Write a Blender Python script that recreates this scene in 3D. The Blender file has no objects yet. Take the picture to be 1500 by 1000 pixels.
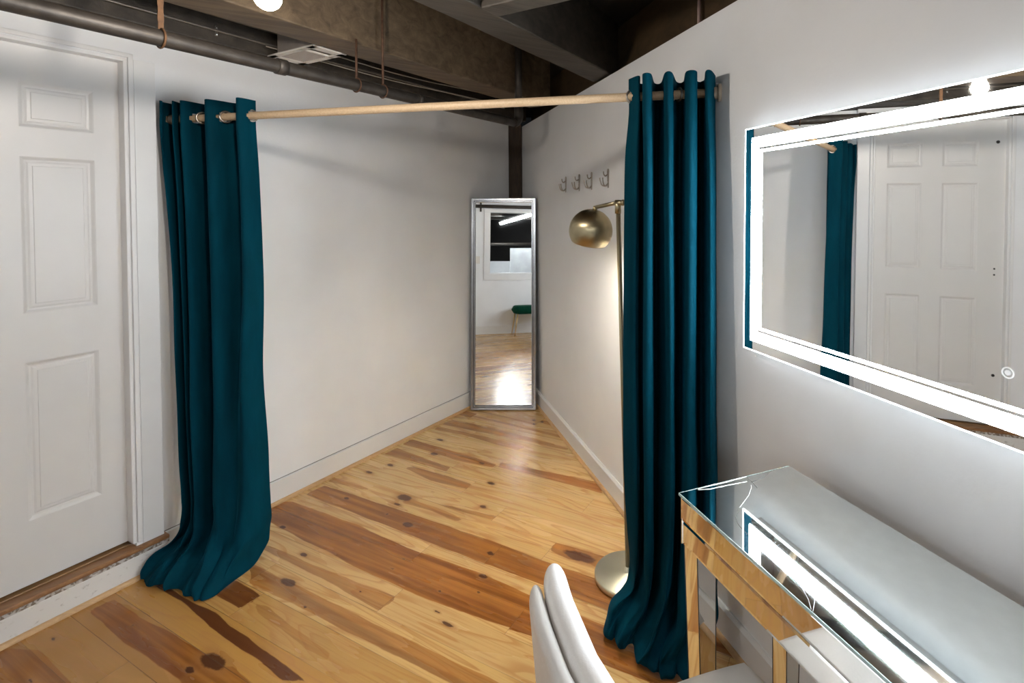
import bpy, bmesh, math, random
import numpy as np
from math import sin, cos, pi, radians, sqrt, atan2
from mathutils import Vector, Matrix, noise

random.seed(7)
C = bpy.context.scene.collection

# ------------------------------------------------------------------ frames
A_L = radians(29.18)      # heading of the left wall
A_R = radians(-20.64)     # heading of the right wall
A_T = radians(-22.4)     # heading of the vanity table
A_B = radians(-62.96)     # heading of the floor boards


def heading(a): return Vector((sin(a), cos(a), 0))
def normal(a): return Vector((cos(a), -sin(a), 0))


def frame(a, org=(0, 0, 0)):
    """local (n, s, z) -> world"""
    m = Matrix.Identity(4)
    n, e = normal(a), heading(a)
    for i in range(3):
        m[i][0] = n[i]; m[i][1] = e[i]; m[i][2] = (0, 0, 1)[i]; m[i][3] = org[i]
    return m


ML, MR, MT = frame(A_L), frame(A_R), frame(A_T)
MB_ = frame(A_B)
N_L = -2.757              # left wall surface
N_R = 1.157               # right wall surface
WALL_TOP = 2.285
JOIST_Z = 2.29
CEIL_Z = 2.60


# ------------------------------------------------------------------ materials
MATS = {}


def nt(name):
    m = bpy.data.materials.new(name); m.use_nodes = True
    t = m.node_tree
    b = t.nodes['Principled BSDF']
    return m, t, b


def setin(b, **kw):
    for k, v in kw.items():
        k = k.replace('_', ' ')
        if k in b.inputs:
            if k in ('Base Color', 'Sheen Tint', 'Emission Color', 'Specular Tint') and len(v) == 3:
                v = (*v, 1)
            b.inputs[k].default_value = v


def plain(name, col, rough=.5, metal=0., var=0., scale=8., bump=0., bscale=60., stretch=None, **kw):
    """procedural principled material: colour with soft noise variation and a fine bump"""
    if name in MATS: return MATS[name]
    m, t, b = nt(name)
    setin(b, Base_Color=col, Roughness=rough, Metallic=metal, **kw)
    tc = t.nodes.new('ShaderNodeTexCoord')
    mp = t.nodes.new('ShaderNodeMapping'); t.links.new(tc.outputs['Object'], mp.inputs[0])
    if stretch: mp.inputs['Scale'].default_value = stretch
    if var > 0:
        n = t.nodes.new('ShaderNodeTexNoise'); n.inputs['Scale'].default_value = scale; n.inputs['Detail'].default_value = 5
        t.links.new(mp.outputs[0], n.inputs['Vector'])
        r = t.nodes.new('ShaderNodeMapRange'); r.inputs[1].default_value = .3; r.inputs[2].default_value = .7
        r.inputs[3].default_value = 1 - var; r.inputs[4].default_value = 1 + var * .5
        t.links.new(n.outputs['Fac'], r.inputs[0])
        x = t.nodes.new('ShaderNodeMix'); x.data_type = 'RGBA'; x.blend_type = 'MULTIPLY'; x.inputs[0].default_value = 1
        x.inputs[6].default_value = (*col, 1)
        t.links.new(r.outputs[0], x.inputs[7]); t.links.new(x.outputs[2], b.inputs['Base Color'])
    if bump > 0:
        n2 = t.nodes.new('ShaderNodeTexNoise'); n2.inputs['Scale'].default_value = bscale; n2.inputs['Detail'].default_value = 4
        t.links.new(mp.outputs[0], n2.inputs['Vector'])
        bp = t.nodes.new('ShaderNodeBump'); bp.inputs['Strength'].default_value = bump; bp.inputs['Distance'].default_value = .004
        t.links.new(n2.outputs['Fac'], bp.inputs['Height']); t.links.new(bp.outputs[0], b.inputs['Normal'])
    MATS[name] = m
    return m


def glow(name, col, strength):
    if name in MATS: return MATS[name]
    m, t, b = nt(name)
    setin(b, Base_Color=(.9, .9, .9), Roughness=.4, Emission_Color=col, Emission_Strength=strength)
    MATS[name] = m
    return m


def wood(name, light, dark, rough=.55, scale=3., along=(12, 1, 12), bump=.3, spec=.5):
    """streaky timber: noise stretched along one object axis"""
    if name in MATS: return MATS[name]
    m, t, b = nt(name)
    setin(b, Roughness=rough, Specular_IOR_Level=spec)
    tc = t.nodes.new('ShaderNodeTexCoord')
    mp = t.nodes.new('ShaderNodeMapping'); mp.inputs['Scale'].default_value = along
    t.links.new(tc.outputs['Object'], mp.inputs[0])
    n = t.nodes.new('ShaderNodeTexNoise'); n.inputs['Scale'].default_value = scale; n.inputs['Detail'].default_value = 8
    n.inputs['Roughness'].default_value = .65; n.inputs['Distortion'].default_value = .6
    t.links.new(mp.outputs[0], n.inputs['Vector'])
    r = t.nodes.new('ShaderNodeValToRGB')
    r.color_ramp.elements[0].position = .3; r.color_ramp.elements[0].color = (*dark, 1)
    r.color_ramp.elements[1].position = .7; r.color_ramp.elements[1].color = (*light, 1)
    t.links.new(n.outputs['Fac'], r.inputs[0]); t.links.new(r.outputs[0], b.inputs['Base Color'])
    bp = t.nodes.new('ShaderNodeBump'); bp.inputs['Strength'].default_value = bump; bp.inputs['Distance'].default_value = .004
    t.links.new(n.outputs['Fac'], bp.inputs['Height']); t.links.new(bp.outputs[0], b.inputs['Normal'])
    MATS[name] = m
    return m


WHITE = plain('wall_paint', (.80, .815, .832), .55, var=.05, scale=2.5, bump=.12, bscale=90)
TRIM = plain('trim_paint', (.76, .765, .765), .35, var=.03, scale=6)
DOORW = plain('door_paint', (.68, .675, .665), .38, var=.03, scale=4, bump=.05, bscale=50)
MIRROR = plain('mirror_silver', (.93, .94, .935), .012, 1.0)
MIRRTOP = plain('table_mirror', (.80, .84, .83), .03, 1.0, var=.04, scale=30)
MIRRPANEL = plain('mirror_panel', (.90, .89, .86), .025, 1.0)
GLASSEDGE = plain('glass_edge', (.32, .42, .40), .15)
DARKEDGE = plain('mirror_seam', (.06, .055, .05), .4, .5)
CHROME = plain('frame_silver', (.36, .365, .375), .22, 1.0, var=.08, scale=20)
NICKEL = plain('brushed_nickel', (.45, .41, .36), .3, 1.0)
BRASS = plain('brushed_brass', (.47, .405, .26), .34, 1.0, var=.06, scale=40, Anisotropic=.6)
BRASSB = plain('base_brass', (.74, .71, .56), .42, 1.0, var=.05, scale=15)
GOLD = plain('gold_metal', (.66, .47, .22), .3, 1.0)
RODW = wood('rod_maple', (.62, .47, .31), (.48, .345, .21), .5, 5., (30, 2, 30), .05)
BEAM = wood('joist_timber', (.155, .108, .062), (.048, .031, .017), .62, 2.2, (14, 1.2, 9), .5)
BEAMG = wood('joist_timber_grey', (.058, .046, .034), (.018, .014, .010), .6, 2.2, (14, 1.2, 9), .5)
BROWN = wood('rim_board', (.085, .050, .020), (.045, .026, .010), .7, 2.2, (10, 1.2, 6), .3)
POSTW = wood('post_timber', (.075, .045, .026), (.03, .018, .011), .7, 4., (10, 10, 1.5), .8)
DECK = wood('ceiling_deck', (.018, .013, .009), (.008, .006, .004), .85, 3., (8, 1, 8), .4)
PIPEM = plain('pipe_iron', (.045, .038, .032), .5, .35, var=.4, scale=25, bump=.2, bscale=80)
RUST = plain('rust_strap', (.12, .058, .024), .75, .2, var=.4, scale=60)
RUSTD = plain('rust_rod', (.10, .05, .028), .75, .3, var=.4, scale=60)
CABLE = plain('cable_grey', (.30, .27, .23), .5)
CONDUIT = plain('conduit_steel', (.20, .18, .155), .4, .7, var=.2, scale=30)
SCREW = plain('screw_steel', (.75, .75, .76), .2, 1.0)
VENTW = plain('vent_white', (.70, .67, .62), .45)
DUCT = plain('duct_metal', (.34, .30, .27), .5, .3, var=.15, scale=12)
LEATHER = plain('white_leather', (.80, .785, .765), .38, var=.03, scale=12, bump=.12, bscale=160)
LEATHERB = plain('white_leather_back', (.74, .725, .70), .42, var=.03, scale=12, bump=.12, bscale=160)
SEAM = plain('leather_seam', (.30, .28, .26), .6)
SHOE = wood('shoe_moulding_pine', (.62, .40, .20), (.47, .28, .13), .4, 4., (20, 1.2, 20), .1)
TREAD = wood('tread_pine', (.36, .185, .075), (.17, .075, .03), .32, 3., (16, 1.0, 16), .15)
TREADL = wood('tread_pine_light', (.44, .255, .11), (.30, .16, .065), .32, 3., (16, 1.0, 16), .15)
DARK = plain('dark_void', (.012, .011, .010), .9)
HOLE = plain('hole_black', (.01, .01, .01), .9)
BULB = glow('bulb_glow', (1.0, .905, .80), 83.)
FILL_BULB = glow('fill_bulb_glow', (1.0, .94, .86), 28.)  # for the bulb added out of view as fill
LAMPB = glow('lamp_bulb_glow', (1.0, .95, .88), 190.)
TUBE = glow('tube_glow', (.93, .97, 1.0), 40.)
LEDM = glow('led_strip', (.87, .935, 1.0), 11.5)
LEDE = glow('led_edge', (.86, .94, 1.0), 1.4)
TOUCH = glow('touch_ring', (.9, .95, 1.0), .06)
CONCRETE = plain('grey_concrete', (.34, .36, .37), .8, var=.15, scale=5)
CRACK = plain('crack_line', (.85, .86, .85), .35)
CRACKD = plain('crack_dark', (.10, .10, .095), .4)
PLINTH = None


def make_plinth():
    m, t, b = nt('plinth_worn_paint')
    setin(b, Roughness=.5)
    tc = t.nodes.new('ShaderNodeTexCoord')
    n = t.nodes.new('ShaderNodeTexNoise'); n.inputs['Scale'].default_value = 42; n.inputs['Detail'].default_value = 6
    mp = t.nodes.new('ShaderNodeMapping'); mp.inputs['Scale'].default_value = (1, 1, 1.6)
    t.links.new(tc.outputs['Object'], mp.inputs[0]); t.links.new(mp.outputs[0], n.inputs['Vector'])
    r = t.nodes.new('ShaderNodeValToRGB')
    r.color_ramp.elements[0].position = .24; r.color_ramp.elements[0].color = (.42, .40, .37, 1)
    r.color_ramp.elements[1].position = .40; r.color_ramp.elements[1].color = (.72, .71, .69, 1)
    t.links.new(n.outputs['Fac'], r.inputs[0]); t.links.new(r.outputs[0], b.inputs['Base Color'])
    return m


PLINTH = make_plinth()


def make_scuffed():
    m, t, b = nt('scuffed_edge_paint')
    setin(b, Roughness=.6)
    tc = t.nodes.new('ShaderNodeTexCoord')
    n = t.nodes.new('ShaderNodeTexNoise'); n.inputs['Scale'].default_value = 70; n.inputs['Detail'].default_value = 6
    t.links.new(tc.outputs['Object'], n.inputs['Vector'])
    r = t.nodes.new('ShaderNodeValToRGB')
    r.color_ramp.elements[0].position = .44; r.color_ramp.elements[0].color = (.20, .155, .12, 1)
    r.color_ramp.elements[1].position = .56; r.color_ramp.elements[1].color = (.55, .53, .50, 1)
    t.links.new(n.outputs['Fac'], r.inputs[0]); t.links.new(r.outputs[0], b.inputs['Base Color'])
    return m


SCUFF = make_scuffed()


def make_velvet(name, col, tint):
    m, t, b = nt(name)
    setin(b, Base_Color=col, Roughness=.75, Specular_IOR_Level=.04, Sheen_Weight=.34, Sheen_Roughness=.3, Sheen_Tint=tint)
    tc = t.nodes.new('ShaderNodeTexCoord')
    mp = t.nodes.new('ShaderNodeMapping'); mp.inputs['Scale'].default_value = (1, 1, .22)
    t.links.new(tc.outputs['Object'], mp.inputs[0])
    n = t.nodes.new('ShaderNodeTexNoise'); n.inputs['Scale'].default_value = 16; n.inputs['Detail'].default_value = 5
    t.links.new(mp.outputs[0], n.inputs['Vector'])
    r = t.nodes.new('ShaderNodeMapRange'); r.inputs[1].default_value = .3; r.inputs[2].default_value = .7
    r.inputs[3].default_value = .75; r.inputs[4].default_value = 1.15
    t.links.new(n.outputs['Fac'], r.inputs[0])
    x = t.nodes.new('ShaderNodeMix'); x.data_type = 'RGBA'; x.blend_type = 'MULTIPLY'; x.inputs[0].default_value = 1
    x.inputs[6].default_value = (*col, 1)
    t.links.new(r.outputs[0], x.inputs[7]); t.links.new(x.outputs[2], b.inputs['Base Color'])
    n2 = t.nodes.new('ShaderNodeTexNoise'); n2.inputs['Scale'].default_value = 35; n2.inputs['Detail'].default_value = 3
    t.links.new(tc.outputs['Object'], n2.inputs['Vector'])
    bp = t.nodes.new('ShaderNodeBump'); bp.inputs['Strength'].default_value = .25; bp.inputs['Distance'].default_value = .004
    t.links.new(n2.outputs['Fac'], bp.inputs['Height']); t.links.new(bp.outputs[0], b.inputs['Normal'])
    return m


VELVET = make_velvet('teal_velvet', (.0006, .036, .058), (.004, .17, .30))
GREENV = make_velvet('green_velvet', (.004, .05, .03), (.03, .25, .16))


# ------------------------------------------------------------------ mesh helpers
def box(bm, M, lo, hi):
    vs = []
    for x in (lo[0], hi[0]):
        for y in (lo[1], hi[1]):
            for z in (lo[2], hi[2]):
                vs.append(bm.verts.new(M @ Vector((x, y, z))))
    for f in ((0, 1, 3, 2), (4, 6, 7, 5), (0, 4, 5, 1), (2, 3, 7, 6), (0, 2, 6, 4), (1, 5, 7, 3)):
        bm.faces.new([vs[i] for i in f])
    return vs


def tube(bm, pts, r, seg=12, cap=True):
    """round bar along a polyline; r a number or one per point"""
    pts = [Vector(p) for p in pts]
    rs = r if isinstance(r, (list, tuple)) else [r] * len(pts)
    rings = []
    up = None
    for i, p in enumerate(pts):
        d = (pts[min(i + 1, len(pts) - 1)] - pts[max(i - 1, 0)]).normalized()
        if up is None:
            up = Vector((0, 0, 1)) if abs(d.z) < .9 else Vector((1, 0, 0))
        a = d.cross(up)
        if a.length < 1e-6: a = d.cross(Vector((1, .3, .2)))
        a.normalize(); b = a.cross(d).normalized(); up = b
        rings.append([bm.verts.new(p + (a * cos(2 * pi * k / seg) + b * sin(2 * pi * k / seg)) * rs[i]) for k in range(seg)])
    for i in range(len(rings) - 1):
        for k in range(seg):
            f = bm.faces.new((rings[i][k], rings[i][(k + 1) % seg], rings[i + 1][(k + 1) % seg], rings[i + 1][k])); f.smooth = True
    if cap:
        bm.faces.new(rings[0][::-1]); bm.faces.new(rings[-1])
    return rings


def lathe(bm, M, prof, seg=40, smooth=True):
    """profile [(r, h)] turned around local z of M"""
    rings = []
    for r, h in prof:
        if r < 1e-6:
            rings.append([bm.verts.new(M @ Vector((0, 0, h)))])
        else:
            rings.append([bm.verts.new(M @ Vector((r * cos(2 * pi * k / seg), r * sin(2 * pi * k / seg), h))) for k in range(seg)])
    for i in range(len(rings) - 1):
        a, b = rings[i], rings[i + 1]
        for k in range(seg):
            k2 = (k + 1) % seg
            va = [a[k % len(a)]] + ([a[k2]] if len(a) > 1 else [])
            vb = ([b[k2]] if len(b) > 1 else []) + [b[k % len(b)]]
            if len(va) + len(vb) >= 3:
                f = bm.faces.new(va + vb); f.smooth = smooth


def torus(bm, c, axis, R, r, seg=24, sub=8):
    axis = Vector(axis).normalized()
    a = axis.orthogonal().normalized(); b = axis.cross(a)
    c = Vector(c)
    rings = []
    for i in range(seg):
        t = 2 * pi * i / seg
        d = a * cos(t) + b * sin(t)
        rings.append([bm.verts.new(c + d * (R + r * cos(2 * pi * j / sub)) + axis * r * sin(2 * pi * j / sub)) for j in range(sub)])
    for i in range(seg):
        for j in range(sub):
            f = bm.faces.new((rings[i][j], rings[(i + 1) % seg][j], rings[(i + 1) % seg][(j + 1) % sub], rings[i][(j + 1) % sub])); f.smooth = True


def prism(bm, M, poly, h0, h1, axis=2):
    """polygon in two local axes, extruded along the third"""
    o = [i for i in range(3) if i != axis]
    lo, hi = [], []
    for p in poly:
        for lst, h in ((lo, h0), (hi, h1)):
            v = [0, 0, 0]; v[o[0]] = p[0]; v[o[1]] = p[1]; v[axis] = h
            lst.append(bm.verts.new(M @ Vector(v)))
    n = len(poly)
    bm.faces.new(lo[::-1]); bm.faces.new(hi)
    for i in range(n):
        bm.faces.new((lo[i], lo[(i + 1) % n], hi[(i + 1) % n], hi[i]))


def world_of(p):
    v = Vector((0, 0, 0))
    while p: v = v + p.location; p = p.parent
    return v


def obj(name, bm, mat, parent=None, bevel=0., kind=None, smooth=False, recalc=True, bseg=2):
    """link the bmesh (world coordinates) as one mesh object with its origin at its base"""
    if recalc: bmesh.ops.recalc_face_normals(bm, faces=bm.faces)
    xs = [v.co for v in bm.verts]
    mn = Vector([min(c[i] for c in xs) for i in range(3)]); mx = Vector([max(c[i] for c in xs) for i in range(3)])
    base = Vector(((mn.x + mx.x) / 2, (mn.y + mx.y) / 2, mn.z))
    for v in bm.verts: v.co -= base
    if smooth:
        for f in bm.faces: f.smooth = True
    me = bpy.data.meshes.new(name); bm.to_mesh(me); bm.free()
    o = bpy.data.objects.new(name, me); C.objects.link(o)
    me.materials.append(mat)
    o.location = base - (world_of(parent) if parent else Vector((0, 0, 0)))
    if parent: o.parent = parent
    if bevel > 0:
        b = o.modifiers.new('Bevel', 'BEVEL'); b.width = bevel; b.segments = bseg; b.limit_method = 'ANGLE'; b.angle_limit = radians(40)
    if kind: o['kind'] = kind
    return o


def struct(name, bm, mat, parent=None, bevel=0., **k):
    return obj(name, bm, mat, parent, bevel, kind=None if parent else 'structure', **k)


def thing(name, label, cat, loc, group=None):
    o = bpy.data.objects.new(name, None); C.objects.link(o); o.empty_display_size = .1
    o.location = Vector(loc); o['label'] = label; o['category'] = cat
    if group: o['group'] = group
    return o


def tag(o, label, cat, group=None):
    o['label'] = label; o['category'] = cat
    if group: o['group'] = group
    return o


def NB(): return bmesh.new()


def bx(M, lo, hi):
    b = NB(); box(b, M, lo, hi); return b


ID = Matrix.Identity(4)


def solve2(a, n, b, m):
    """ground point where line n of frame a crosses line m of frame b"""
    p, q = normal(a), normal(b)
    d = p.x * q.y - p.y * q.x
    return Vector(((n * q.y - m * p.y) / d, (p.x * m - q.x * n) / d, 0))


# ------------------------------------------------------------------ floor
HEART = [
(0.75,[(1.96,2.622),(1.975,1.993),(1.981,1.542),(1.97,1.203),(1.972,1.003),(1.967,0.2),(1.836,0.2),(1.836,0.956),(1.840,1.158),(1.837,1.458),(1.844,1.877),(1.847,2.635)]),
(0.8,[(1.773,2.631),(1.782,2.108),(1.762,1.795),(1.783,1.389),(1.766,1.106),(1.766,0.203),(1.617,0.23),(1.6,0.982),(1.577,1.23),(1.56,1.605),(1.56,1.732),(1.573,2.054),(1.601,2.58),(1.589,2.745),(1.721,2.708)]),
(0.6,[(2.315,2.361),(2.346,2.333),(2.353,2.116),(2.35,1.887),(2.292,1.875),(2.271,2.117),(2.292,2.269)]),
(0.6,[(2.485,2.61),(2.443,2.12),(2.388,2.11),(2.393,2.349),(2.383,2.621)]),
(0.7,[(2.625,2.618),(2.618,2.291),(2.597,1.895),(2.554,1.892),(2.53,2.155),(2.54,2.385),(2.54,2.622)]),
(0.55,[(3.008,2.594),(3.029,2.241),(3.009,1.878),(2.984,1.6),(2.956,1.603),(2.952,1.882),(2.929,2.273),(2.909,2.613)]),
(0.55,[(2.861,2.604),(2.884,2.345),(2.882,2.072),(2.879,1.864),(2.813,1.887),(2.82,2.087),(2.837,2.35),(2.815,2.592)]),
(0.75,[(2.636,1.887),(2.656,1.642),(2.687,1.266),(2.588,1.175),(2.588,1.373),(2.589,1.583),(2.575,1.87)]),
(0.55,[(2.047,2.642),(2.057,2.489),(2.044,2.356),(2.022,2.399),(2.012,2.536),(1.993,2.645)]),
(0.55,[(2.07,2.105),(2.076,1.902),(2.065,1.762),(2.051,1.71),(2.025,1.728),(2.038,1.902),(2.025,2.104)]),
(0.5,[(2.111,1.986),(2.125,1.78),(2.157,1.569),(2.122,1.574),(2.107,1.717),(2.099,1.856)]),
(0.7,[(2.105,1.202),(2.114,1.059),(2.117,0.925),(2.069,0.858),(2.032,0.923),(2.048,1.014),(2.024,1.087),(2.031,1.147),(2.043,1.199)]),
(0.55,[(1.473,2.508),(1.489,2.277),(1.497,1.956),(1.517,1.601),(1.434,1.607),(1.447,1.892),(1.457,2.193),(1.455,2.442)]),
(0.6,[(1.373,2.342),(1.378,2.109),(1.378,1.982),(1.378,1.732),(1.39,0.902),(1.321,0.905),(1.31,1.495),(1.305,1.849),(1.294,2.21)]),
(1.25,[(1.112,2.571),(1.13,2.509),(1.133,2.333),(1.139,2.164),(1.125,2.051),(1.118,1.828),(1.109,1.67),(1.103,1.582),(1.072,1.66),(1.083,1.797),(1.087,1.971),(1.091,2.117),(1.099,2.22),(1.109,2.349),(1.109,2.496)]),
(1.15,[(1.282,2.285),(1.273,2.102),(1.191,2.104),(1.194,2.273)]),
(0.8,[(0.994,2.608),(0.994,2.403),(1.01,2.188),(1.015,1.971),(1.013,1.916),(0.92,1.972),(0.915,2.128),(0.911,2.363),(0.922,2.618)]),
(0.4,[(1.235,2.079),(1.252,2.015),(1.229,1.846),(1.226,1.73),(1.217,1.612),(1.192,1.581),(1.184,1.696),(1.201,1.856),(1.212,2.02)]),
(0.65,[(0.92,1.972),(0.976,1.951),(1.026,1.862),(1.02,1.683),(0.908,1.906)]),
(0.6,[(0.658,2.737),(0.718,2.639),(0.756,2.542),(0.751,2.268),(0.723,2.236),(0.595,2.488)]),
]
KNOTS = [(1.924,2.396,0.008,0.016),(2.07,2.122,0.020,0.040),(1.897,1.923,0.014,0.026),(1.905,1.427,0.009,0.017),(1.77,1.366,0.009,0.019),(1.698,1.752,0.005,0.008),(1.632,1.751,0.005,0.010),(1.621,1.47,0.005,0.009),(1.686,1.325,0.005,0.008),(1.517,2.178,0.008,0.020),(1.372,2.073,0.014,0.035),(1.314,1.887,0.005,0.010),(1.47,1.759,0.004,0.008),(2.401,1.791,0.010,0.021),(2.191,1.688,0.009,0.017),(2.178,2.515,0.008,0.022),(2.298,2.47,0.010,0.020),(2.182,2.025,0.004,0.007),(2.068,1.056,0.022,0.067),(2.532,2.333,0.013,0.023),(2.569,1.986,0.008,0.018),(2.705,2.441,0.009,0.024),(3.272,1.978,0.010,0.013),(3.212,2.009,0.007,0.012),(1.943,0.894,0.008,0.011),(1.605,2.46,0.008,0.018),(1.916,2.086,0.005,0.010),(1.786,2.122,0.004,0.008),(1.501,1.327,0.006,0.024),(1.531,1.402,0.004,0.012),(2.005,2.109,0.006,0.023),(1.119,2.518,0.009,0.023),(1.009,1.94,0.019,0.050),(0.801,2.564,0.005,0.012),(0.961,2.38,0.004,0.008),(0.692,2.402,0.005,0.011),(0.954,1.975,0.008,0.020)]
BOARD0, BOARDW = 1.287, .1366
CUTS = {8: [2.11, 1.2], 7: [1.88], 9: [1.885], 6: [1.575], 5: [1.2], 1: [1.613], -1: [2.102], 3: [.35], 2: [-.2], 0: [.6],
        10: [2.9], 11: [2.3], 12: [1.3], 13: [2.5], -2: [1.2], -3: [1.5], -4: [2.2], -5: [1.9], 4: [3.4]}
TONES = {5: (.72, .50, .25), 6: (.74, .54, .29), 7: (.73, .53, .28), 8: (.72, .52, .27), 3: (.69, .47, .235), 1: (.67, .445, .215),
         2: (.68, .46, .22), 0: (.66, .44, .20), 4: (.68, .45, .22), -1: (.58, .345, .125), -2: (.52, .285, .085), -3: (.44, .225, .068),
         -4: (.46, .245, .078), -5: (.37, .18, .058), 9: (.72, .53, .28), 10: (.73, .54, .29), 11: (.70, .51, .27), 12: (.71, .52, .28)}  # negative rows: weaker light at front left darkened into the board colour


def floor_mesh():
    rng = np.random.default_rng(3)
    V, Fc = [], []
    cols, heart, knot, bv, be, seedv = [], [], [], [], [], []
    nbase = 0
    for k in range(-42, 24):
        n0 = BOARD0 + BOARDW * k
        fine = -7 <= k <= 16
        s_lo, s_hi = -6.2, 4.6
        cuts = list(CUTS.get(k, []))
        x = (min(cuts) if cuts else rng.uniform(.0, 2.)) - rng.uniform(1.2, 2.4)
        while x > s_lo: cuts.append(x); x -= rng.uniform(1.2, 2.6)
        x = (max(cuts)) + rng.uniform(1.2, 2.4)
        while x < s_hi: cuts.append(x); x += rng.uniform(1.2, 2.6)
        cuts = sorted([c for c in cuts if s_lo + .2 < c < s_hi - .2])
        bounds = [s_lo] + cuts + [s_hi]
        for bi in range(len(bounds) - 1):
            a, b = bounds[bi], bounds[bi + 1]
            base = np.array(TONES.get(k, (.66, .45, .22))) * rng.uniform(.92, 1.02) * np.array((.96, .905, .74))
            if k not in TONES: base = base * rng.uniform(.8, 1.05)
            listed = fine and (b > .6 and a < 2.7) and k in TONES
            nv = 15 if fine else 6
            if fine:
                ns = max(3, int((b - a) / .018))
            else:
                ns = max(3, int((b - a) / .12))
            vv = np.linspace(0, 1, nv); ss = np.linspace(a, b, ns)
            S, Vv = np.meshgrid(ss, vv, indexing='ij')
            N = n0 + Vv * BOARDW
            h = np.full(S.shape, -1.); tone = np.zeros(S.shape)
            if fine:
                for tn, poly in HEART:
                    P = np.array(poly)
                    if P[:, 0].max() < n0 - .03 or P[:, 0].min() > n0 + BOARDW + .03: continue
                    if P[:, 1].max() < a - .05 or P[:, 1].min() > b + .05: continue
                    cr = np.zeros(S.shape, bool); dmin = np.full(S.shape, 9.)
                    for i in range(len(P)):
                        x1, y1 = P[i]; x2, y2 = P[(i + 1) % len(P)]
                        c = ((y1 > S) != (y2 > S)) & (N < (x2 - x1) * (S - y1) / (y2 - y1 + 1e-12) + x1)
                        cr ^= c
                        dx, dy = x2 - x1, y2 - y1
                        t = np.clip(((N - x1) * dx + (S - y1) * dy) / (dx * dx + dy * dy + 1e-12), 0, 1)
                        dmin = np.minimum(dmin, np.hypot(N - x1 - t * dx, S - y1 - t * dy))
                    sd = np.where(cr, dmin, -dmin)
                    up = sd > h
                    tone = np.where(up & (sd > -.02), tn, tone); h = np.maximum(h, sd)
            if not listed and rng.random() < .55:
                c0 = rng.uniform(.2, .8); w0 = rng.uniform(.06, .3); ph = rng.uniform(0, 9)
                cc = c0 + .12 * np.sin(S * 1.3 + ph) + .05 * np.sin(S * 4 + ph * 2)
                ww = w0 * (1 + .5 * np.sin(S * .9 + ph * 3))
                sd = (ww - np.abs(Vv - cc)) * BOARDW
                up = sd > h
                tone = np.where(up & (sd > -.02), .55, tone); h = np.maximum(h, sd)
            kn = np.full(S.shape, -3.)
            if fine:
                for (kn_n, kn_s, rn, rs) in KNOTS:
                    if abs(kn_n - n0 - BOARDW / 2) > .11: continue
                    d = 1 - np.hypot((N - kn_n) / (rn * 1.5), (S - kn_s) / (rs * 1.35))
                    kn = np.maximum(kn, d)
            if not listed:
                for _ in range(rng.integers(0, 3)):
                    q = 1 - np.hypot((Vv - rng.uniform(.2, .8)) * BOARDW / .012, (S - rng.uniform(a, b)) / .02)
                    kn = np.maximum(kn, q)
            e_ = np.minimum(S - a, b - S)
            for i in range(ns):
                for j in range(nv):
                    V.append((N[i, j], S[i, j]))
            cols.append(np.repeat(base[None], ns * nv, 0)); heart.append(np.stack([h.ravel(), tone.ravel()], 1))
            knot.append(kn.ravel()); bv.append(Vv.ravel()); be.append(e_.ravel())
            seedv.append(np.full(ns * nv, rng.uniform(0, 50)))
            idx = nbase + np.arange(ns * nv).reshape(ns, nv)
            q = np.stack([idx[:-1, :-1], idx[1:, :-1], idx[1:, 1:], idx[:-1, 1:]], -1).reshape(-1, 4)
            Fc.append(q); nbase += ns * nv
    V = np.array(V); Fc = np.concatenate(Fc)
    nb, db = normal(A_B), heading(A_B)
    co = np.stack([V[:, 0] * nb.x + V[:, 1] * db.x, V[:, 0] * nb.y + V[:, 1] * db.y, np.zeros(len(V))], 1)
    # keep what lies inside the room (a hand's width under the walls)
    cen = co[Fc].mean(1)
    nl = cen[:, 0] * normal(A_L).x + cen[:, 1] * normal(A_L).y
    nr = cen[:, 0] * normal(A_R).x + cen[:, 1] * normal(A_R).y
    nk = (cen[:, 0] + 1.269) * .2822 + (cen[:, 1] + .476) * .9593
    Fc = Fc[(nl > N_L - .12) & (nr < N_R + .12) & (nk > -.06)]
    used = np.unique(Fc); remap = np.full(len(co), -1); remap[used] = np.arange(len(used))
    Fc = remap[Fc]; co = co[used]
    me = bpy.data.meshes.new('floor')
    me.from_pydata(co.tolist(), [], Fc.tolist())
    def addf(nm, arr):
        at = me.attributes.new(nm, 'FLOAT', 'POINT'); at.data.foreach_set('value', arr.astype(np.float32))
    cols_ = np.concatenate(cols)[used]; ht = np.concatenate(heart)[used]
    at = me.attributes.new('board_colour', 'FLOAT_COLOR', 'POINT')
    at.data.foreach_set('color', np.concatenate([cols_, np.ones((len(cols_), 1))], 1).astype(np.float32).ravel())
    addf('heart', np.clip(ht[:, 0], -.05, .05)); addf('heart_tone', ht[:, 1])
    addf('knot', np.clip(np.concatenate(knot)[used], -2, 1)); addf('board_v', np.concatenate(bv)[used]); addf('board_end', np.concatenate(be)[used])
    addf('board_seed', np.concatenate(seedv)[used])
    return me


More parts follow.
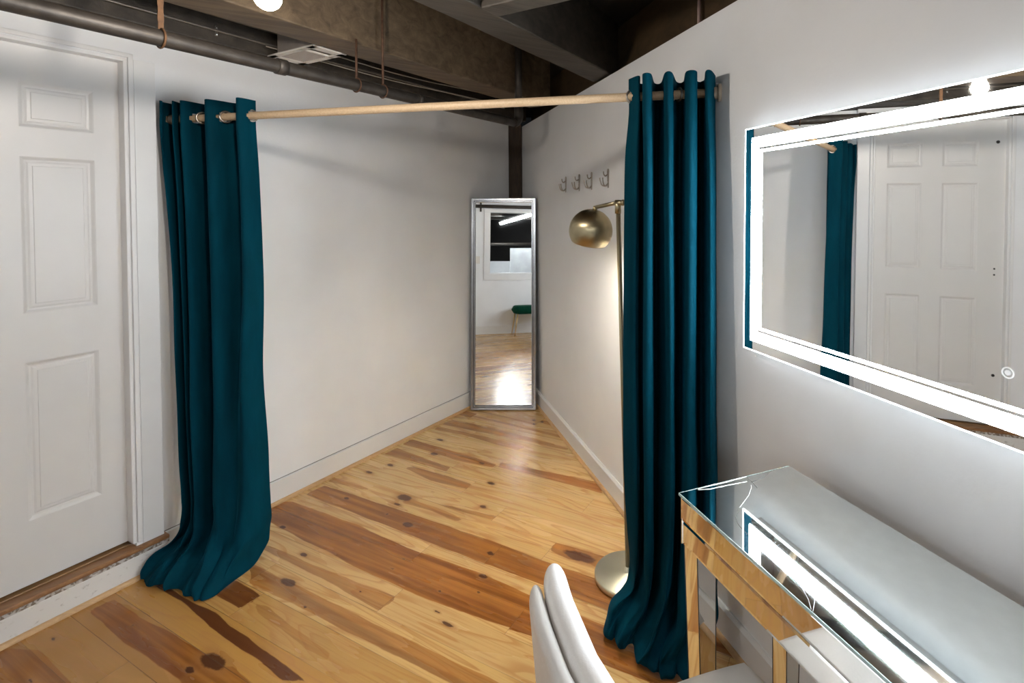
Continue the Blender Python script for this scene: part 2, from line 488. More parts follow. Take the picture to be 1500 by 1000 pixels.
def floor_material():
    m, t, b = nt('pine_boards')
    L = t.links
    def node(ty, **kw):
        n = t.nodes.new(ty)
        for k_, v_ in kw.items(): setattr(n, k_, v_)
        return n
    def attr(nm, out='Fac'):
        n = node('ShaderNodeAttribute', attribute_name=nm); return n.outputs[out]
    def math_(op, a, b_=None, c=None, clamp=False):
        n = node('ShaderNodeMath', operation=op, use_clamp=clamp)
        for i, v in enumerate((a, b_, c)):
            if v is None: continue
            if hasattr(v, 'links'): L.new(v, n.inputs[i])
            else: n.inputs[i].default_value = v
        return n.outputs[0]
    def mix(fac, a, b_, blend='MIX'):
        n = node('ShaderNodeMix', data_type='RGBA', blend_type=blend)
        for i, v in ((0, fac), (6, a), (7, b_)):
            if hasattr(v, 'links'): L.new(v, n.inputs[i])
            else: n.inputs[i].default_value = v if i == 0 else (*v, 1)
        return n.outputs[2]
    def ss(x, lo, hi):
        n = node('ShaderNodeMapRange', interpolation_type='SMOOTHSTEP')
        L.new(x, n.inputs[0]); n.inputs[1].default_value = lo; n.inputs[2].default_value = hi
        return n.outputs[0]
    geo = node('ShaderNodeNewGeometry')
    rot = node('ShaderNodeMapping'); rot.vector_type = 'POINT'
    rot.inputs['Rotation'].default_value = (0, 0, A_B)       # x: across the boards, y: along them
    L.new(geo.outputs['Position'], rot.inputs[0])
    seed = attr('board_seed')
    comb = node('ShaderNodeCombineXYZ'); L.new(seed, comb.inputs[2])
    add = node('ShaderNodeVectorMath', operation='ADD'); L.new(rot.outputs[0], add.inputs[0]); L.new(comb.outputs[0], add.inputs[1])
    def nz(scale, sx, sy, detail=4, dist=0.):
        mp = node('ShaderNodeMapping'); mp.inputs['Scale'].default_value = (sx, sy, 1); L.new(add.outputs[0], mp.inputs[0])
        n = node('ShaderNodeTexNoise'); n.inputs['Scale'].default_value = scale; n.inputs['Detail'].default_value = detail
        n.inputs['Distortion'].default_value = dist
        L.new(mp.outputs[0], n.inputs['Vector']); return n.outputs['Fac']
    # growth-ring figure: contour lines of a long smooth noise
    fig = nz(1.0, 7., .75, 2, .3)
    rings = math_('FRACT', math_('MULTIPLY', fig, 13.))
    ringm = math_('MULTIPLY', ss(rings, .55, .9), math_('SUBTRACT', 1., ss(rings, .93, 1.)))
    fine = nz(1.0, 150., 2.5, 3)
    blotch = nz(1.0, 10., 1.2, 3)
    base = attr('board_colour', 'Color')
    c = mix(math_('MULTIPLY', ringm, .68), base, (.46, .22, .065))
    c = mix(math_('MULTIPLY', ss(fine, .48, .70), .48), c, (.42, .20, .06))
    c = mix(math_('MULTIPLY', ss(blotch, .5, .8), .3), c, (.58, .32, .10))
    # heartwood streaks
    wob = math_('MULTIPLY', math_('SUBTRACT', nz(1.0, 28., 5., 3), .5), .022)
    hf = ss(math_('ADD', attr('heart'), wob), -.0012, .0028)
    hcol = mix(ss(nz(1.0, 40., 1.5, 4), .35, .7), (.21, .064, .010), (.405, .155, .028))
    hamt = math_('MULTIPLY', hf, math_('MINIMUM', math_('MULTIPLY', attr('heart_tone'), 1.22), 1.))
    c = mix(hamt, c, hcol)
    deep = math_('MULTIPLY', hf, math_('MULTIPLY', math_('SUBTRACT', attr('heart_tone'), .85, clamp=True), 2.2), clamp=True)
    c = mix(deep, c, (.10, .03, .009))
    # knots with a warm halo
    kw = math_('ADD', attr('knot'), math_('MULTIPLY', math_('SUBTRACT', nz(1.0, 60., 40., 3), .5), .5))
    c = mix(math_('MULTIPLY', ss(kw, -.9, .1), .5), c, (.34, .15, .045))
    c = mix(math_('MULTIPLY', ss(kw, -.02, .28), .9), c, (.075, .025, .012))
    # joints
    v = attr('board_v')
    ed = math_('MULTIPLY', math_('MINIMUM', v, math_('SUBTRACT', 1., v)), BOARDW)
    gap = math_('SUBTRACT', 1., ss(ed, .0004, .0018))
    gap = math_('MULTIPLY', gap, ss(nz(1.0, .6, .9, 1), .32, .6))
    gape = math_('SUBTRACT', 1., ss(attr('board_end'), .0004, .0016))
    gp = math_('MAXIMUM', math_('MULTIPLY', gap, .75), math_('MULTIPLY', gape, .5))
    c = mix(gp, c, (.10, .05, .02))
    L.new(c, b.inputs['Base Color'])
    rough = math_('ADD', .20, math_('MULTIPLY', nz(1.0, 12., 2., 3), .14))
    L.new(rough, b.inputs['Roughness'])
    setin(b, Specular_IOR_Level=.36, Coat_Weight=.2, Coat_Roughness=.17)
    bp = node('ShaderNodeBump'); bp.inputs['Strength'].default_value = .22; bp.inputs['Distance'].default_value = .0025
    hsum = math_('SUBTRACT', math_('MULTIPLY', nz(1.0, 14., .9, 2), .6), gp)
    L.new(hsum, bp.inputs['Height']); L.new(bp.outputs[0], b.inputs['Normal'])
    return m


fm = floor_mesh()
fl = bpy.data.objects.new('floor', fm); C.objects.link(fl); fm.materials.append(floor_material()); fl['kind'] = 'structure'

# ------------------------------------------------------------------ walls
corner = solve2(A_L, N_L, A_R, N_R)
sLc = corner.dot(heading(A_L)); sRc = corner.dot(heading(A_R))
BK_P = Vector((-1.269, -.476, 0)); BK_D = Vector((.9593, -.2822, 0)); BK_N = Vector((.2822, .9593, 0))
A_K = atan2(BK_D.x, BK_D.y)          # heading of the back wall
MK = Matrix.Identity(4)
for i in range(3):
    MK[i][0] = BK_N[i]; MK[i][1] = BK_D[i]; MK[i][2] = (0, 0, 1)[i]; MK[i][3] = BK_P[i]


def hit_back(a, n):
    """s along frame a where line n meets the back wall surface"""
    p0 = normal(a) * n; e = heading(a)
    t = (BK_N.dot(BK_P) - BK_N.dot(p0)) / BK_N.dot(e)
    return t


sL0 = hit_back(A_L, N_L); sR0 = hit_back(A_R, N_R)
PANEL_N = N_L + .045      # furred-out part of the left wall that holds the door
DOOR_S0, DOOR_S1 = .215, .988
FRAME_S1 = 1.098
DOOR_Z0, DOOR_Z1 = .152, 2.178

b = NB()
box(b, ML, (N_L - .12, FRAME_S1, 0), (N_L, sLc - .153, WALL_TOP))
box(b, ML, (N_L - .12, DOOR_S1 + .012, 0), (PANEL_N, FRAME_S1, WALL_TOP))
box(b, ML, (N_L - .12, DOOR_S0 - .012, DOOR_Z1 + .01), (PANEL_N, DOOR_S1 + .012, WALL_TOP))
box(b, ML, (N_L - .12, sL0 - .1, 0), (PANEL_N, DOOR_S0 - .012, WALL_TOP))
box(b, ML, (N_L - .12, DOOR_S0 - .012, 0), (N_L - .09, DOOR_S1 + .012, DOOR_Z1 + .01))
struct('wall_left', b, WHITE)
struct('wall_right', bx(MR, (N_R, sR0 - .1, 0), (N_R + .10, sRc - .11, WALL_TOP - .008)), WHITE)

# back wall with the opening to the next room
kL = (normal(A_L) * N_L + heading(A_L) * sL0 - BK_P).dot(BK_D)
kR = (normal(A_R) * N_R + heading(A_R) * sR0 - BK_P).dot(BK_D)
OP0, OP1, OPZ0, OPZ1 = -.20, 1.25, .97, 1.985
b = NB()
box(b, MK, (-.12, kL - .1, 0), (0, OP0, 2.3))
box(b, MK, (-.12, OP1, 0), (0, kR + .1, 2.3))
box(b, MK, (-.12, OP0, 0), (0, OP1, OPZ0))
box(b, MK, (-.12, OP0, OPZ1), (0, OP1, 2.3))
struct('wall_back', b, WHITE)
b = NB()
fw = .10
box(b, MK, (0, OP0 - fw, OPZ0 - fw), (.018, OP1 + fw, OPZ0))
box(b, MK, (0, OP0 - fw, OPZ1), (.018, OP1 + fw, OPZ1 + .05))
box(b, MK, (0, OP0 - fw, OPZ0), (.018, OP0, OPZ1))
box(b, MK, (0, OP1, OPZ0), (.018, OP1 + fw, OPZ1))
box(b, MK, (-.13, OP0, OPZ0), (.0, OP1, OPZ0 + .015))
struct('trim_4', b, TRIM, bevel=.003)
struct('baseboard_back', bx(MK, (0, kL + .05, 0), (.014, kR - .05, .13)), TRIM, bevel=.003)

# the room beyond the opening
b = NB()
box(b, ID, (-4.2, -5.4, 0), (1.4, -5.25, 1.205))
struct('wall_beyond', b, plain('beyond_wall', (.66, .68, .70), .7, var=.04))
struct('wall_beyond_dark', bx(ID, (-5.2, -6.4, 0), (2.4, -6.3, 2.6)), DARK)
struct('wall_beyond_grey', bx(ID, (-1.60, -4.1, 0), (.2, -4.0, 1.5)), CONCRETE)
struct('wall_beyond_left', bx(ID, (-5.3, -6.4, 0), (-5.2, -.1, 2.6)), CONCRETE)
struct('wall_beyond_right', bx(ID, (3.1, -6.4, 0), (3.2, -1.9, 2.6)), CONCRETE)
struct('floor_beyond', bx(ID, (-5.3, -6.4, -.06), (3.2, -.55, -.02)), CONCRETE)

# ceiling deck over everything
b = NB()
box(b, ID, (-5.3, -6.4, CEIL_Z), (3.2, 6.0, CEIL_Z + .05))
struct('ceiling', b, DECK)

# baseboards and shoe mouldings
BASE_H = .118
def base_run(name, M, n_wall, sgn, s0, s1, h=BASE_H, th=.014, lip=.012):
    b = NB()
    prof = [(0, 0), (th, 0), (th, h - lip), (th * .55, h - lip * .35), (th * .4, h), (0, h)]
    prism(b, M, [(n_wall + sgn * p, z) for p, z in prof], s0, s1, axis=1)
    return struct(name, b, TRIM)


bl_ = base_run('baseboard_left', ML, N_L, 1, FRAME_S1 + .018, sLc - .16, .122, .014, .002)
obj('open_joint', bx(ML, (N_L + .0002, FRAME_S1 + .018, .1225), (N_L + .0022, sLc - .16, .1250)), plain('joint_shadow_gap', (.16, .16, .155), .8), bl_)
base_run('baseboard_right', MR, N_R, -1, sR0 + .05, sRc - .12, .118, .015)


def shoe_run(name, M, n0, sgn, s0, s1):
    b = NB()
    r = .014
    prof = [(0, 0)] + [(r * cos(a), r * 1.25 * sin(a)) for a in np.linspace(0, pi / 2, 6)]
    prism(b, M, [(n0 + sgn * p, z) for p, z in prof], s0, s1, axis=1)
    return struct(name, b, SHOE)


shoe_run('trim_1', ML, N_L + .014, 1, FRAME_S1 + .03, sLc - .17)
shoe_run('trim_2', MR, N_R - .015, -1, sR0 + .05, sRc - .13)

# ------------------------------------------------------------------ door, its frame and the step
STEP_S0, STEP_S1 = sL0 + .02, 1.112
PL_N = -2.697
struct('trim_5', bx(ML, (N_L + .001, STEP_S0, 0), (PL_N, STEP_S1, .100)), PLINTH, bevel=.002)
shoe_run('trim_3', ML, PL_N, 1, STEP_S0, STEP_S1 - .01)
struct('trim_6', bx(ML, (PL_N - .02, STEP_S0, .1005), (PL_N - .001, STEP_S1, .1165)), SCUFF)
d = bpy.data.objects.new('door_1', None); C.objects.link(d); d['kind'] = 'structure'
DOOR_N = -2.757
d.location = ML @ Vector((DOOR_N, (DOOR_S0 + DOOR_S1) / 2, DOOR_Z0))
# door leaf: a six-panel slab with raised and fielded panels
cols_s = [(.365, .575), (.690, .905)]
rows_z = [(.393, .99), (1.174, 1.763), (1.872, 2.040)]


def panel_door(bm):
    xs = sorted({DOOR_S0, DOOR_S1, *[v for c in cols_s for v in c]})
    zs = sorted({DOOR_Z0, DOOR_Z1, *[v for r in rows_z for v in r]})
    pset = {(c, r) for c in cols_s for r in rows_z}
    def q(pts):
        bm.faces.new([bm.verts.new(ML @ Vector(p)) for p in pts])
    for i in range(len(xs) - 1):
        for j in range(len(zs) - 1):
            s0, s1, z0, z1 = xs[i], xs[i + 1], zs[j], zs[j + 1]
            if ((s0, s1), (z0, z1)) in pset:
                steps = [(0, 0), (.004, -.002), (.012, -.009), (.018, -.010), (.024, -.007), (.034, -.0065), (.036, -.004)]
                for (i0, d0), (i1, d1) in zip(steps[:-1], steps[1:]):
                    o = [(s0 + i0, z0 + i0), (s1 - i0, z0 + i0), (s1 - i0, z1 - i0), (s0 + i0, z1 - i0)]
                    p = [(s0 + i1, z0 + i1), (s1 - i1, z0 + i1), (s1 - i1, z1 - i1), (s0 + i1, z1 - i1)]
                    for e in range(4):
                        f = (e + 1) % 4
                        q([(DOOR_N + d0, *o[e]), (DOOR_N + d0, *o[f]), (DOOR_N + d1, *p[f]), (DOOR_N + d1, *p[e])])
                i1, d1 = steps[-1]
                q([(DOOR_N + d1, s0 + i1, z0 + i1), (DOOR_N + d1, s1 - i1, z0 + i1), (DOOR_N + d1, s1 - i1, z1 - i1), (DOOR_N + d1, s0 + i1, z1 - i1)])
            else:
                q([(DOOR_N, s0, z0), (DOOR_N, s1, z0), (DOOR_N, s1, z1), (DOOR_N, s0, z1)])
    bmesh.ops.remove_doubles(bm, verts=bm.verts, dist=1e-5)
    # edges and back
    T = .035
    for (a, c) in (((DOOR_S0, DOOR_Z0), (DOOR_S1, DOOR_Z0)), ((DOOR_S1, DOOR_Z0), (DOOR_S1, DOOR_Z1)), ((DOOR_S1, DOOR_Z1), (DOOR_S0, DOOR_Z1)), ((DOOR_S0, DOOR_Z1), (DOOR_S0, DOOR_Z0))):
        q([(DOOR_N, *a), (DOOR_N, *c), (DOOR_N - T, *c), (DOOR_N - T, *a)])
    q([(DOOR_N - T, DOOR_S0, DOOR_Z0), (DOOR_N - T, DOOR_S1, DOOR_Z0), (DOOR_N - T, DOOR_S1, DOOR_Z1), (DOOR_N - T, DOOR_S0, DOOR_Z1)])


b = NB(); panel_door(b)
obj('door_leaf', b, DOORW, d)
for s, z, r in ((.262, 2.03, .011), (.268, 1.19, .006), (.268, 1.15, .006), (.262, .48, .010)):
    b = NB(); lathe(b, Matrix.Translation(ML @ Vector((DOOR_N + .0006, s, z))) @ Matrix.Rotation(A_L * -1, 4, 'Z') @ Matrix.Rotation(pi / 2, 4, 'Y'), [(0, -.002), (r, -.002), (r, .0006), (0, .0006)], 16, False)
    obj('screw_hole', b, HOLE, d)
# moulding around the door opening
b = NB()
mw = .030
def mould(bm, s0, s1, z0, z1):
    box(bm, ML, (DOOR_N - .005, s0, z0), (PANEL_N + .006, s1, z1))
mould(b, DOOR_S1 - .002, DOOR_S1 + .012, .152, DOOR_Z1 + .012)
mould(b, DOOR_S0 - .012, DOOR_S0 + .002, .152, DOOR_Z1 + .012)
mould(b, DOOR_S0 - .012, DOOR_S1 + .012, DOOR_Z1 - .002, DOOR_Z1 + .012)
box(b, ML, (PANEL_N, DOOR_S1 + .014, .152), (PANEL_N + .010, DOOR_S1 + .032, DOOR_Z1 + .034))
box(b, ML, (PANEL_N, DOOR_S0 - .032, .152), (PANEL_N + .010, DOOR_S0 - .014, DOOR_Z1 + .034))
box(b, ML, (PANEL_N, DOOR_S0 - .032, DOOR_Z1 + .016), (PANEL_N + .010, DOOR_S1 + .032, DOOR_Z1 + .034))
struct('trim_7', b, TRIM, bevel=.003)
struct('trim_8', bx(ML, (PANEL_N, DOOR_S1 + .034, .137), (PANEL_N + .004, FRAME_S1, 2.192)), TRIM, bevel=.0015)
# threshold boards under the door
b = bx(ML, (PL_N - .055, STEP_S0, .117), (PL_N + .008, STEP_S1, .136))
o = struct('trim_9', b, TREAD, bevel=.007, bseg=3)
struct('trim_10', bx(ML, (-2.80, DOOR_S0 - .01, .117), (PL_N - .056, DOOR_S1 + .01, .137)), TREADL, bevel=.002)

# ------------------------------------------------------------------ corner post
pc = Vector((-.563, 4.69, 0))
b = NB()
nseg = 26
prevring = None
for i in range(nseg + 1):
    z = 2.30 * i / nseg
    ring = []
    for (dx, dy) in ((-.060, -.075), (.060, -.075), (.060, .075), (-.060, .075)):
        j = noise.noise(Vector((dx * 40, dy * 40, z * 9))) * .006
        wide = .008 if 1.98 < z < 2.2 else 0
        ring.append(b.verts.new((pc.x + dx + (j + wide if dx > 0 else j), pc.y + dy + j, z)))
    if prevring:
        for k in range(4): b.faces.new((prevring[k], prevring[(k + 1) % 4], ring[(k + 1) % 4], ring[k]))
    else: b.faces.new(ring[::-1])
    prevring = ring
b.faces.new(prevring)
tag(obj('wooden_post', b, POSTW), 'dark rough wooden post standing in the corner behind the tall mirror', 'post')

# ------------------------------------------------------------------ ceiling timbers
def joist(n0, n1, s0, s1, z0, z1, mat, label, bev=.006):
    bm = NB()
    N = 40
    prev = None
    for i in range(N + 1):
        s = s0 + (s1 - s0) * i / N
        ring = []
        for (n, z) in ((n0, z0), (n1, z0), (n1, z1), (n0, z1)):
            j = Vector((noise.noise(Vector((n * 5, s * 3, z * 5))), 0, noise.noise(Vector((n * 5 + 7, s * 3, z * 5))))) * .004
            ring.append(bm.verts.new(ML @ (Vector((n, s, z)) + j)))
        if prev:
            for k in range(4): bm.faces.new((prev[k], prev[(k + 1) % 4], ring[(k + 1) % 4], ring[k]))
        else: bm.faces.new(ring[::-1])
        prev = ring
    bm.faces.new(prev)
    return tag(obj('ceiling_joist', bm, mat, bevel=bev), label, 'beam', 'ceiling joists')


def s_at_R(n, off=0.):
    p = solve2(A_L, n, A_R, N_R + off); return p.dot(heading(A_L))


def timber_mat(base, a):
    """timber whose grain runs along heading a"""
    m = MATS[base].copy(); m.name = base + '_turned'
    for n in m.node_tree.nodes:
        if n.bl_idname == 'ShaderNodeMapping':
            sc = tuple(n.inputs['Scale'].default_value)
            pre = m.node_tree.nodes.new('ShaderNodeMapping'); pre.inputs['Rotation'].default_value = (0, 0, a)
            src = n.inputs[0].links[0].from_socket
            m.node_tree.links.new(src, pre.inputs[0]); m.node_tree.links.new(pre.outputs[0], n.inputs[0])
    return m


BEAM_L = timber_mat('joist_timber', A_L); BEAMG_L = timber_mat('joist_timber_grey', A_L)
BROWN_R = timber_mat('rim_board', A_R); DECK_L = timber_mat('ceiling_deck', A_L)
BEAMG_X = timber_mat('joist_timber_grey', A_L + pi / 2)
RODW_X = timber_mat('rod_maple', atan2(.9822, -.1878))
TREAD_L = timber_mat('tread_pine', A_L); TREADL_L = timber_mat('tread_pine_light', A_L)
for nm, mm in (('trim_9', TREAD_L), ('trim_10', TREADL_L)):
    bpy.data.objects[nm].data.materials[0] = mm
SHOE_L = timber_mat('shoe_moulding_pine', A_L); SHOE_R = timber_mat('shoe_moulding_pine', A_R)
for nm, mm in (('trim_1', SHOE_L), ('trim_3', SHOE_L), ('trim_2', SHOE_R)):
    bpy.data.objects[nm].data.materials[0] = mm

sj0 = -.35
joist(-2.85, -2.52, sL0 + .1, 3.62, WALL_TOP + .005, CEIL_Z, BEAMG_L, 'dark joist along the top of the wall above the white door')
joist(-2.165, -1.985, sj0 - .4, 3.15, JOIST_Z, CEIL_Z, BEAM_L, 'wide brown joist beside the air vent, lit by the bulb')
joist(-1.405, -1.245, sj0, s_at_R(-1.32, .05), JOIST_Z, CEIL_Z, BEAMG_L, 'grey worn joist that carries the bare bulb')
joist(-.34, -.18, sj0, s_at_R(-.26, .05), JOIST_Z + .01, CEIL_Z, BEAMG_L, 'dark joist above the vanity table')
# blocking between the grey joist and the next one
b = bx(ML, (-1.243, 1.50, JOIST_Z - .004), (-.342, 1.60, CEIL_Z - .13))
tag(obj('blocking_timber', b, BEAMG_X, bevel=.006), 'short timber blocking running from the grey joist towards the right wall', 'beam')
b = bx(MR, (N_R + .13, sR0 + .3, WALL_TOP - .06), (N_R + .17, sRc + .05, CEIL_Z))
tag(obj('rim_board', b, BROWN_R), 'brown rim board in the gap above the right wall', 'beam')
# ledger that closes the gap above the wall with the post
# ------------------------------------------------------------------ pipe and its hangers
PIPE_N, PIPE_Z, PIPE_R = -1.945, 2.097, .0255
pipe = thing('ceiling_pipe', 'dark iron pipe hung under the joists along the white left wall', 'pipe', ML @ Vector((PIPE_N, 1.2, PIPE_Z - PIPE_R)))
S_END = 2.66
b = NB()
tube(b, [ML @ Vector((PIPE_N, s, PIPE_Z)) for s in np.linspace(-.6, S_END, 30)], PIPE_R, 20)
obj('pipe_run', b, PIPEM, pipe)
for s in (.30, 1.17, 1.86):
    b = NB(); tube(b, [ML @ Vector((PIPE_N, s, PIPE_Z)), ML @ Vector((PIPE_N, s + .035, PIPE_Z))], PIPE_R + .004, 20)
    obj('pipe_coupling', b, PIPEM, pipe)
b = NB()
pts = [ML @ Vector((PIPE_N, S_END, PIPE_Z))]
for t in np.linspace(0, pi / 2, 7):
    pts.append(ML @ Vector((PIPE_N, S_END + .05 * sin(t), PIPE_Z + .05 * (1 - cos(t)))))
pts.append(ML @ Vector((PIPE_N, S_END + .05, PIPE_Z + .12)))
tube(b, pts, PIPE_R + .003, 16); obj('pipe_elbow', b, PIPEM, pipe)
b = NB(); tube(b, [ML @ Vector((PIPE_N, S_END + .05, PIPE_Z + .11)), ML @ Vector((PIPE_N, S_END + .05, CEIL_Z - .02))], PIPE_R - .003, 14)
obj('pipe_riser', b, PIPEM, pipe)


def hanger(s, mat, label, flat=True, rod_to=JOIST_Z + .18):
    t = thing('pipe_hanger', label, 'pipe hanger', ML @ Vector((PIPE_N, s, PIPE_Z)), 'pipe hangers')
    b = NB(); torus(b, ML @ Vector((PIPE_N, s, PIPE_Z)), heading(A_L), PIPE_R + .004, .0035, 20, 6)
    obj('hanger_loop', b, mat, t)
    b = NB()
    if flat:
        N = 14
        for i in range(N):
            z0 = PIPE_Z + PIPE_R + .002 + (rod_to - PIPE_Z - PIPE_R) * i / N; z1 = PIPE_Z + PIPE_R + .002 + (rod_to - PIPE_Z - PIPE_R) * (i + 1) / N
            wv = .0085 if i % 2 else .0075
            box(b, ML, (PIPE_N - .0015, s - wv, z0), (PIPE_N + .0015, s + wv, z1))
    else:
        tube(b, [ML @ Vector((PIPE_N, s, PIPE_Z + PIPE_R)), ML @ Vector((PIPE_N, s, rod_to))], .0055, 8)
    obj('hanger_strap' if flat else 'hanger_rod', b, mat, t)
    return t


hanger(.806, RUST, 'rusty orange perforated strap holding the pipe above the door corner')
hanger(1.52, RUSTD, 'short dark rusty rod holding the pipe, left of the two by the joist', False, JOIST_Z + .004)
hanger(1.66, RUSTD, 'long dark rusty rod holding the pipe, right of the two by the joist', False, JOIST_Z + .26)

# conduits and cables in the bay beside the wide joist
def run(name, label, cat, n, z, s0, s1, r, mat, sag=0., group=None, dn=0.):
    b = NB(); pts = []
    for i in range(25):
        t = i / 24
        pts.append(ML @ Vector((n + dn * t, s0 + (s1 - s0) * t, z - sag * 4 * t * (1 - t) + .003 * sin(9 * t + n * 30))))
    tube(b, pts, r, 8)
    return tag(obj(name, b, mat), label, cat, group)


run('conduit', 'thin steel conduit under the ceiling nearest the wall above the door', 'conduit', -2.505, 2.345, .1, 3.3, .006, CONDUIT, group='ceiling conduits')
run('conduit', 'thin steel conduit in the middle of the bay behind the air vent', 'conduit', -2.505, 2.41, .0, 3.2, .006, CONDUIT, group='ceiling conduits')
run('conduit', 'thin steel conduit highest in the bay above the door wall', 'conduit', -2.505, 2.475, .0, 3.15, .006, CONDUIT, group='ceiling conduits')
run('cable', 'grey cable sagging past the pipe right of the air vent', 'cable', -2.488, 2.325, 1.45, 3.0, .0035, CABLE, .012, 'ceiling cables', .1)
run('cable', 'grey cable drooping highest between vent and corner', 'cable', -2.48, 2.375, 1.6, 3.05, .0035, CABLE, .02, 'ceiling cables', .12)
for n, z, ss_ in ((-2.505, 2.345, (.62, 1.25)), (-2.505, 2.41, (.86,)), (-2.505, 2.475, (.95,))):
    for s in ss_:
        t = thing('conduit_clip', {(.62): 'steel clip with two bright screws on the conduit nearest the pipe', 1.25: 'steel clip on the conduit nearest the pipe, left of the vent',
                                   .86: 'steel two-screw clip on the middle conduit above the rusty strap',
                                   .95: 'steel two-screw clip on the highest conduit by the joist'}[s], 'clip', ML @ Vector((n, s, z)), 'conduit clips')
        b = NB(); box(b, ML, (n - .013, s - .006, z - .022), (n - .0105, s + .006, z + .022)); obj('clip_plate', b, CONDUIT, t)
        for dx in (-.015, .015):
            b = NB(); lathe(b, Matrix.Translation(ML @ Vector((n - .0105, s, z + dx))) @ Matrix.Rotation(-A_L, 4, 'Z') @ Matrix.Rotation(pi / 2, 4, 'Y'), [(0, 0), (.005, .0), (.005, .003), (0, .0045)], 10); obj('clip_screw', b, SCREW, t)

# air vent with its duct boot
vt = thing('air_vent', 'white square air vent grille hanging in the bay beside the wide joist', 'vent', ML @ Vector((-2.355, 1.565, 2.286)))
VN0, VN1, VS0, VS1, VZ = -2.535, -2.178, 1.475, 1.650, 2.290
b = NB()
for lo, hi in (((VN0, VS0), (VN0 + .065, VS1)), ((VN1 - .05, VS0), (VN1, VS1)), ((VN0, VS0), (VN1, VS0 + .03)), ((VN0, VS1 - .03), (VN1, VS1)), ((VN1 - .105, VS0), (VN1 - .09, VS1))):
    box(b, ML, (*lo, VZ), (*hi, VZ + .008))
obj('vent_frame', b, VENTW, vt, bevel=.002)
b = NB()
for i in range(13):
    n = VN0 + .072 + i * .0145
    prism(b, ML, [(n, VZ + .001), (n + .004, VZ + .001), (n + .012, VZ + .011), (n + .008, VZ + .011)], VS0 + .03, VS1 - .03, axis=1)
obj('vent_louvre', b, plain('vent_slat', (.36, .32, .29), .5), vt)
b = NB()
box(b, ML, (VN0 + .075, VS0 + .012, VZ + .012), (VN1 - .008, VS1 - .012, CEIL_Z - .004))
obj('vent_duct', b, DUCT, vt)

# bare bulb under the grey joist
BPOS = Vector((-.81, 1.38, 2.115))
bl = thing('ceiling_bulb', 'glowing bare bulb in a socket under the grey joist', 'light bulb', (BPOS.x, BPOS.y, BPOS.z - .035))
MBL = Matrix.Translation(BPOS)
b = NB(); prof = [(0, -.034)] + [(.033 * sin(a), -.034 * cos(a)) for a in np.linspace(.2, 2.1, 14)] + [(.016, .045), (.014, .052), (0, .052)]
lathe(b, MBL, prof, 28); obj('bulb_glass', b, BULB, bl)
b = NB(); lathe(b, MBL, [(0, .052), (.014, .052), (.014, .072), (.022, .075), (.022, .12), (.05, .13), (.055, .172), (0, .172)], 28)
obj('bulb_socket', b, plain('socket_white', (.7, .68, .64), .5), bl)

# slim red-marked pipe in the gap above the right wall
b = NB(); p0 = MR @ Vector((N_R + .105, 1.905, 0))
tube(b, [(p0.x, p0.y, WALL_TOP - .05), (p0.x, p0.y, CEIL_Z - .005)], .008, 12)
rp = tag(obj('water_pipe', b, plain('pipe_pinkish', (.36, .24, .21), .45, var=.2, scale=30)), 'slim pinkish vertical pipe rising above the right wall at top', 'pipe')

# ------------------------------------------------------------------ curtain rod
PL = Vector((-1.841, 2.357, 0)); EU = Vector((.9822, -.1878, 0)); EW = Vector((-.1878, -.9822, 0))
ROD_LEN = 2.40
def rodp(u, w=0., z=None):
    return PL + EU * u + EW * w + Vector((0, 0, (1.964 + .0146 * u / ROD_LEN) if z is None else z))


rod = thing('curtain_rod', 'pale round wooden curtain rod spanning from the left wall to the right wall', 'curtain rod', rodp(ROD_LEN / 2))
b = NB(); tube(b, [rodp(u) for u in np.linspace(.012, ROD_LEN - .028, 24)], .0165, 20)
obj('rod_pole', b, RODW_X, rod)
for u, d_ in ((ROD_LEN, -1), (.006, 1)):
    b = NB()
    a0 = rodp(u); a1 = rodp(u + d_ * .012); a2 = rodp(u + d_ * .045)
    tube(b, [a0, a1], .032, 20); tube(b, [a1, a2], .0215, 20)
    obj('rod_bracket', b, plain('bracket_wood', (.42, .35, .27), .5, var=.1, scale=20), rod)


# ------------------------------------------------------------------ curtains
def catmull(P, sub):
    out = []
    n = len(P)
    for i in range(n - 1):
        p0 = P[max(i - 1, 0)]; p1 = P[i]; p2 = P[i + 1]; p3 = P[min(i + 2, n - 1)]
        for k in range(sub):
            t = k / sub
            out.append(.5 * ((2 * p1) + (p2 - p0) * t + (2 * p0 - 5 * p1 + 4 * p2 - p3) * t * t + (3 * p1 - p0 - 3 * p2 + p3) * t ** 3))
    out.append(P[-1])
    return out


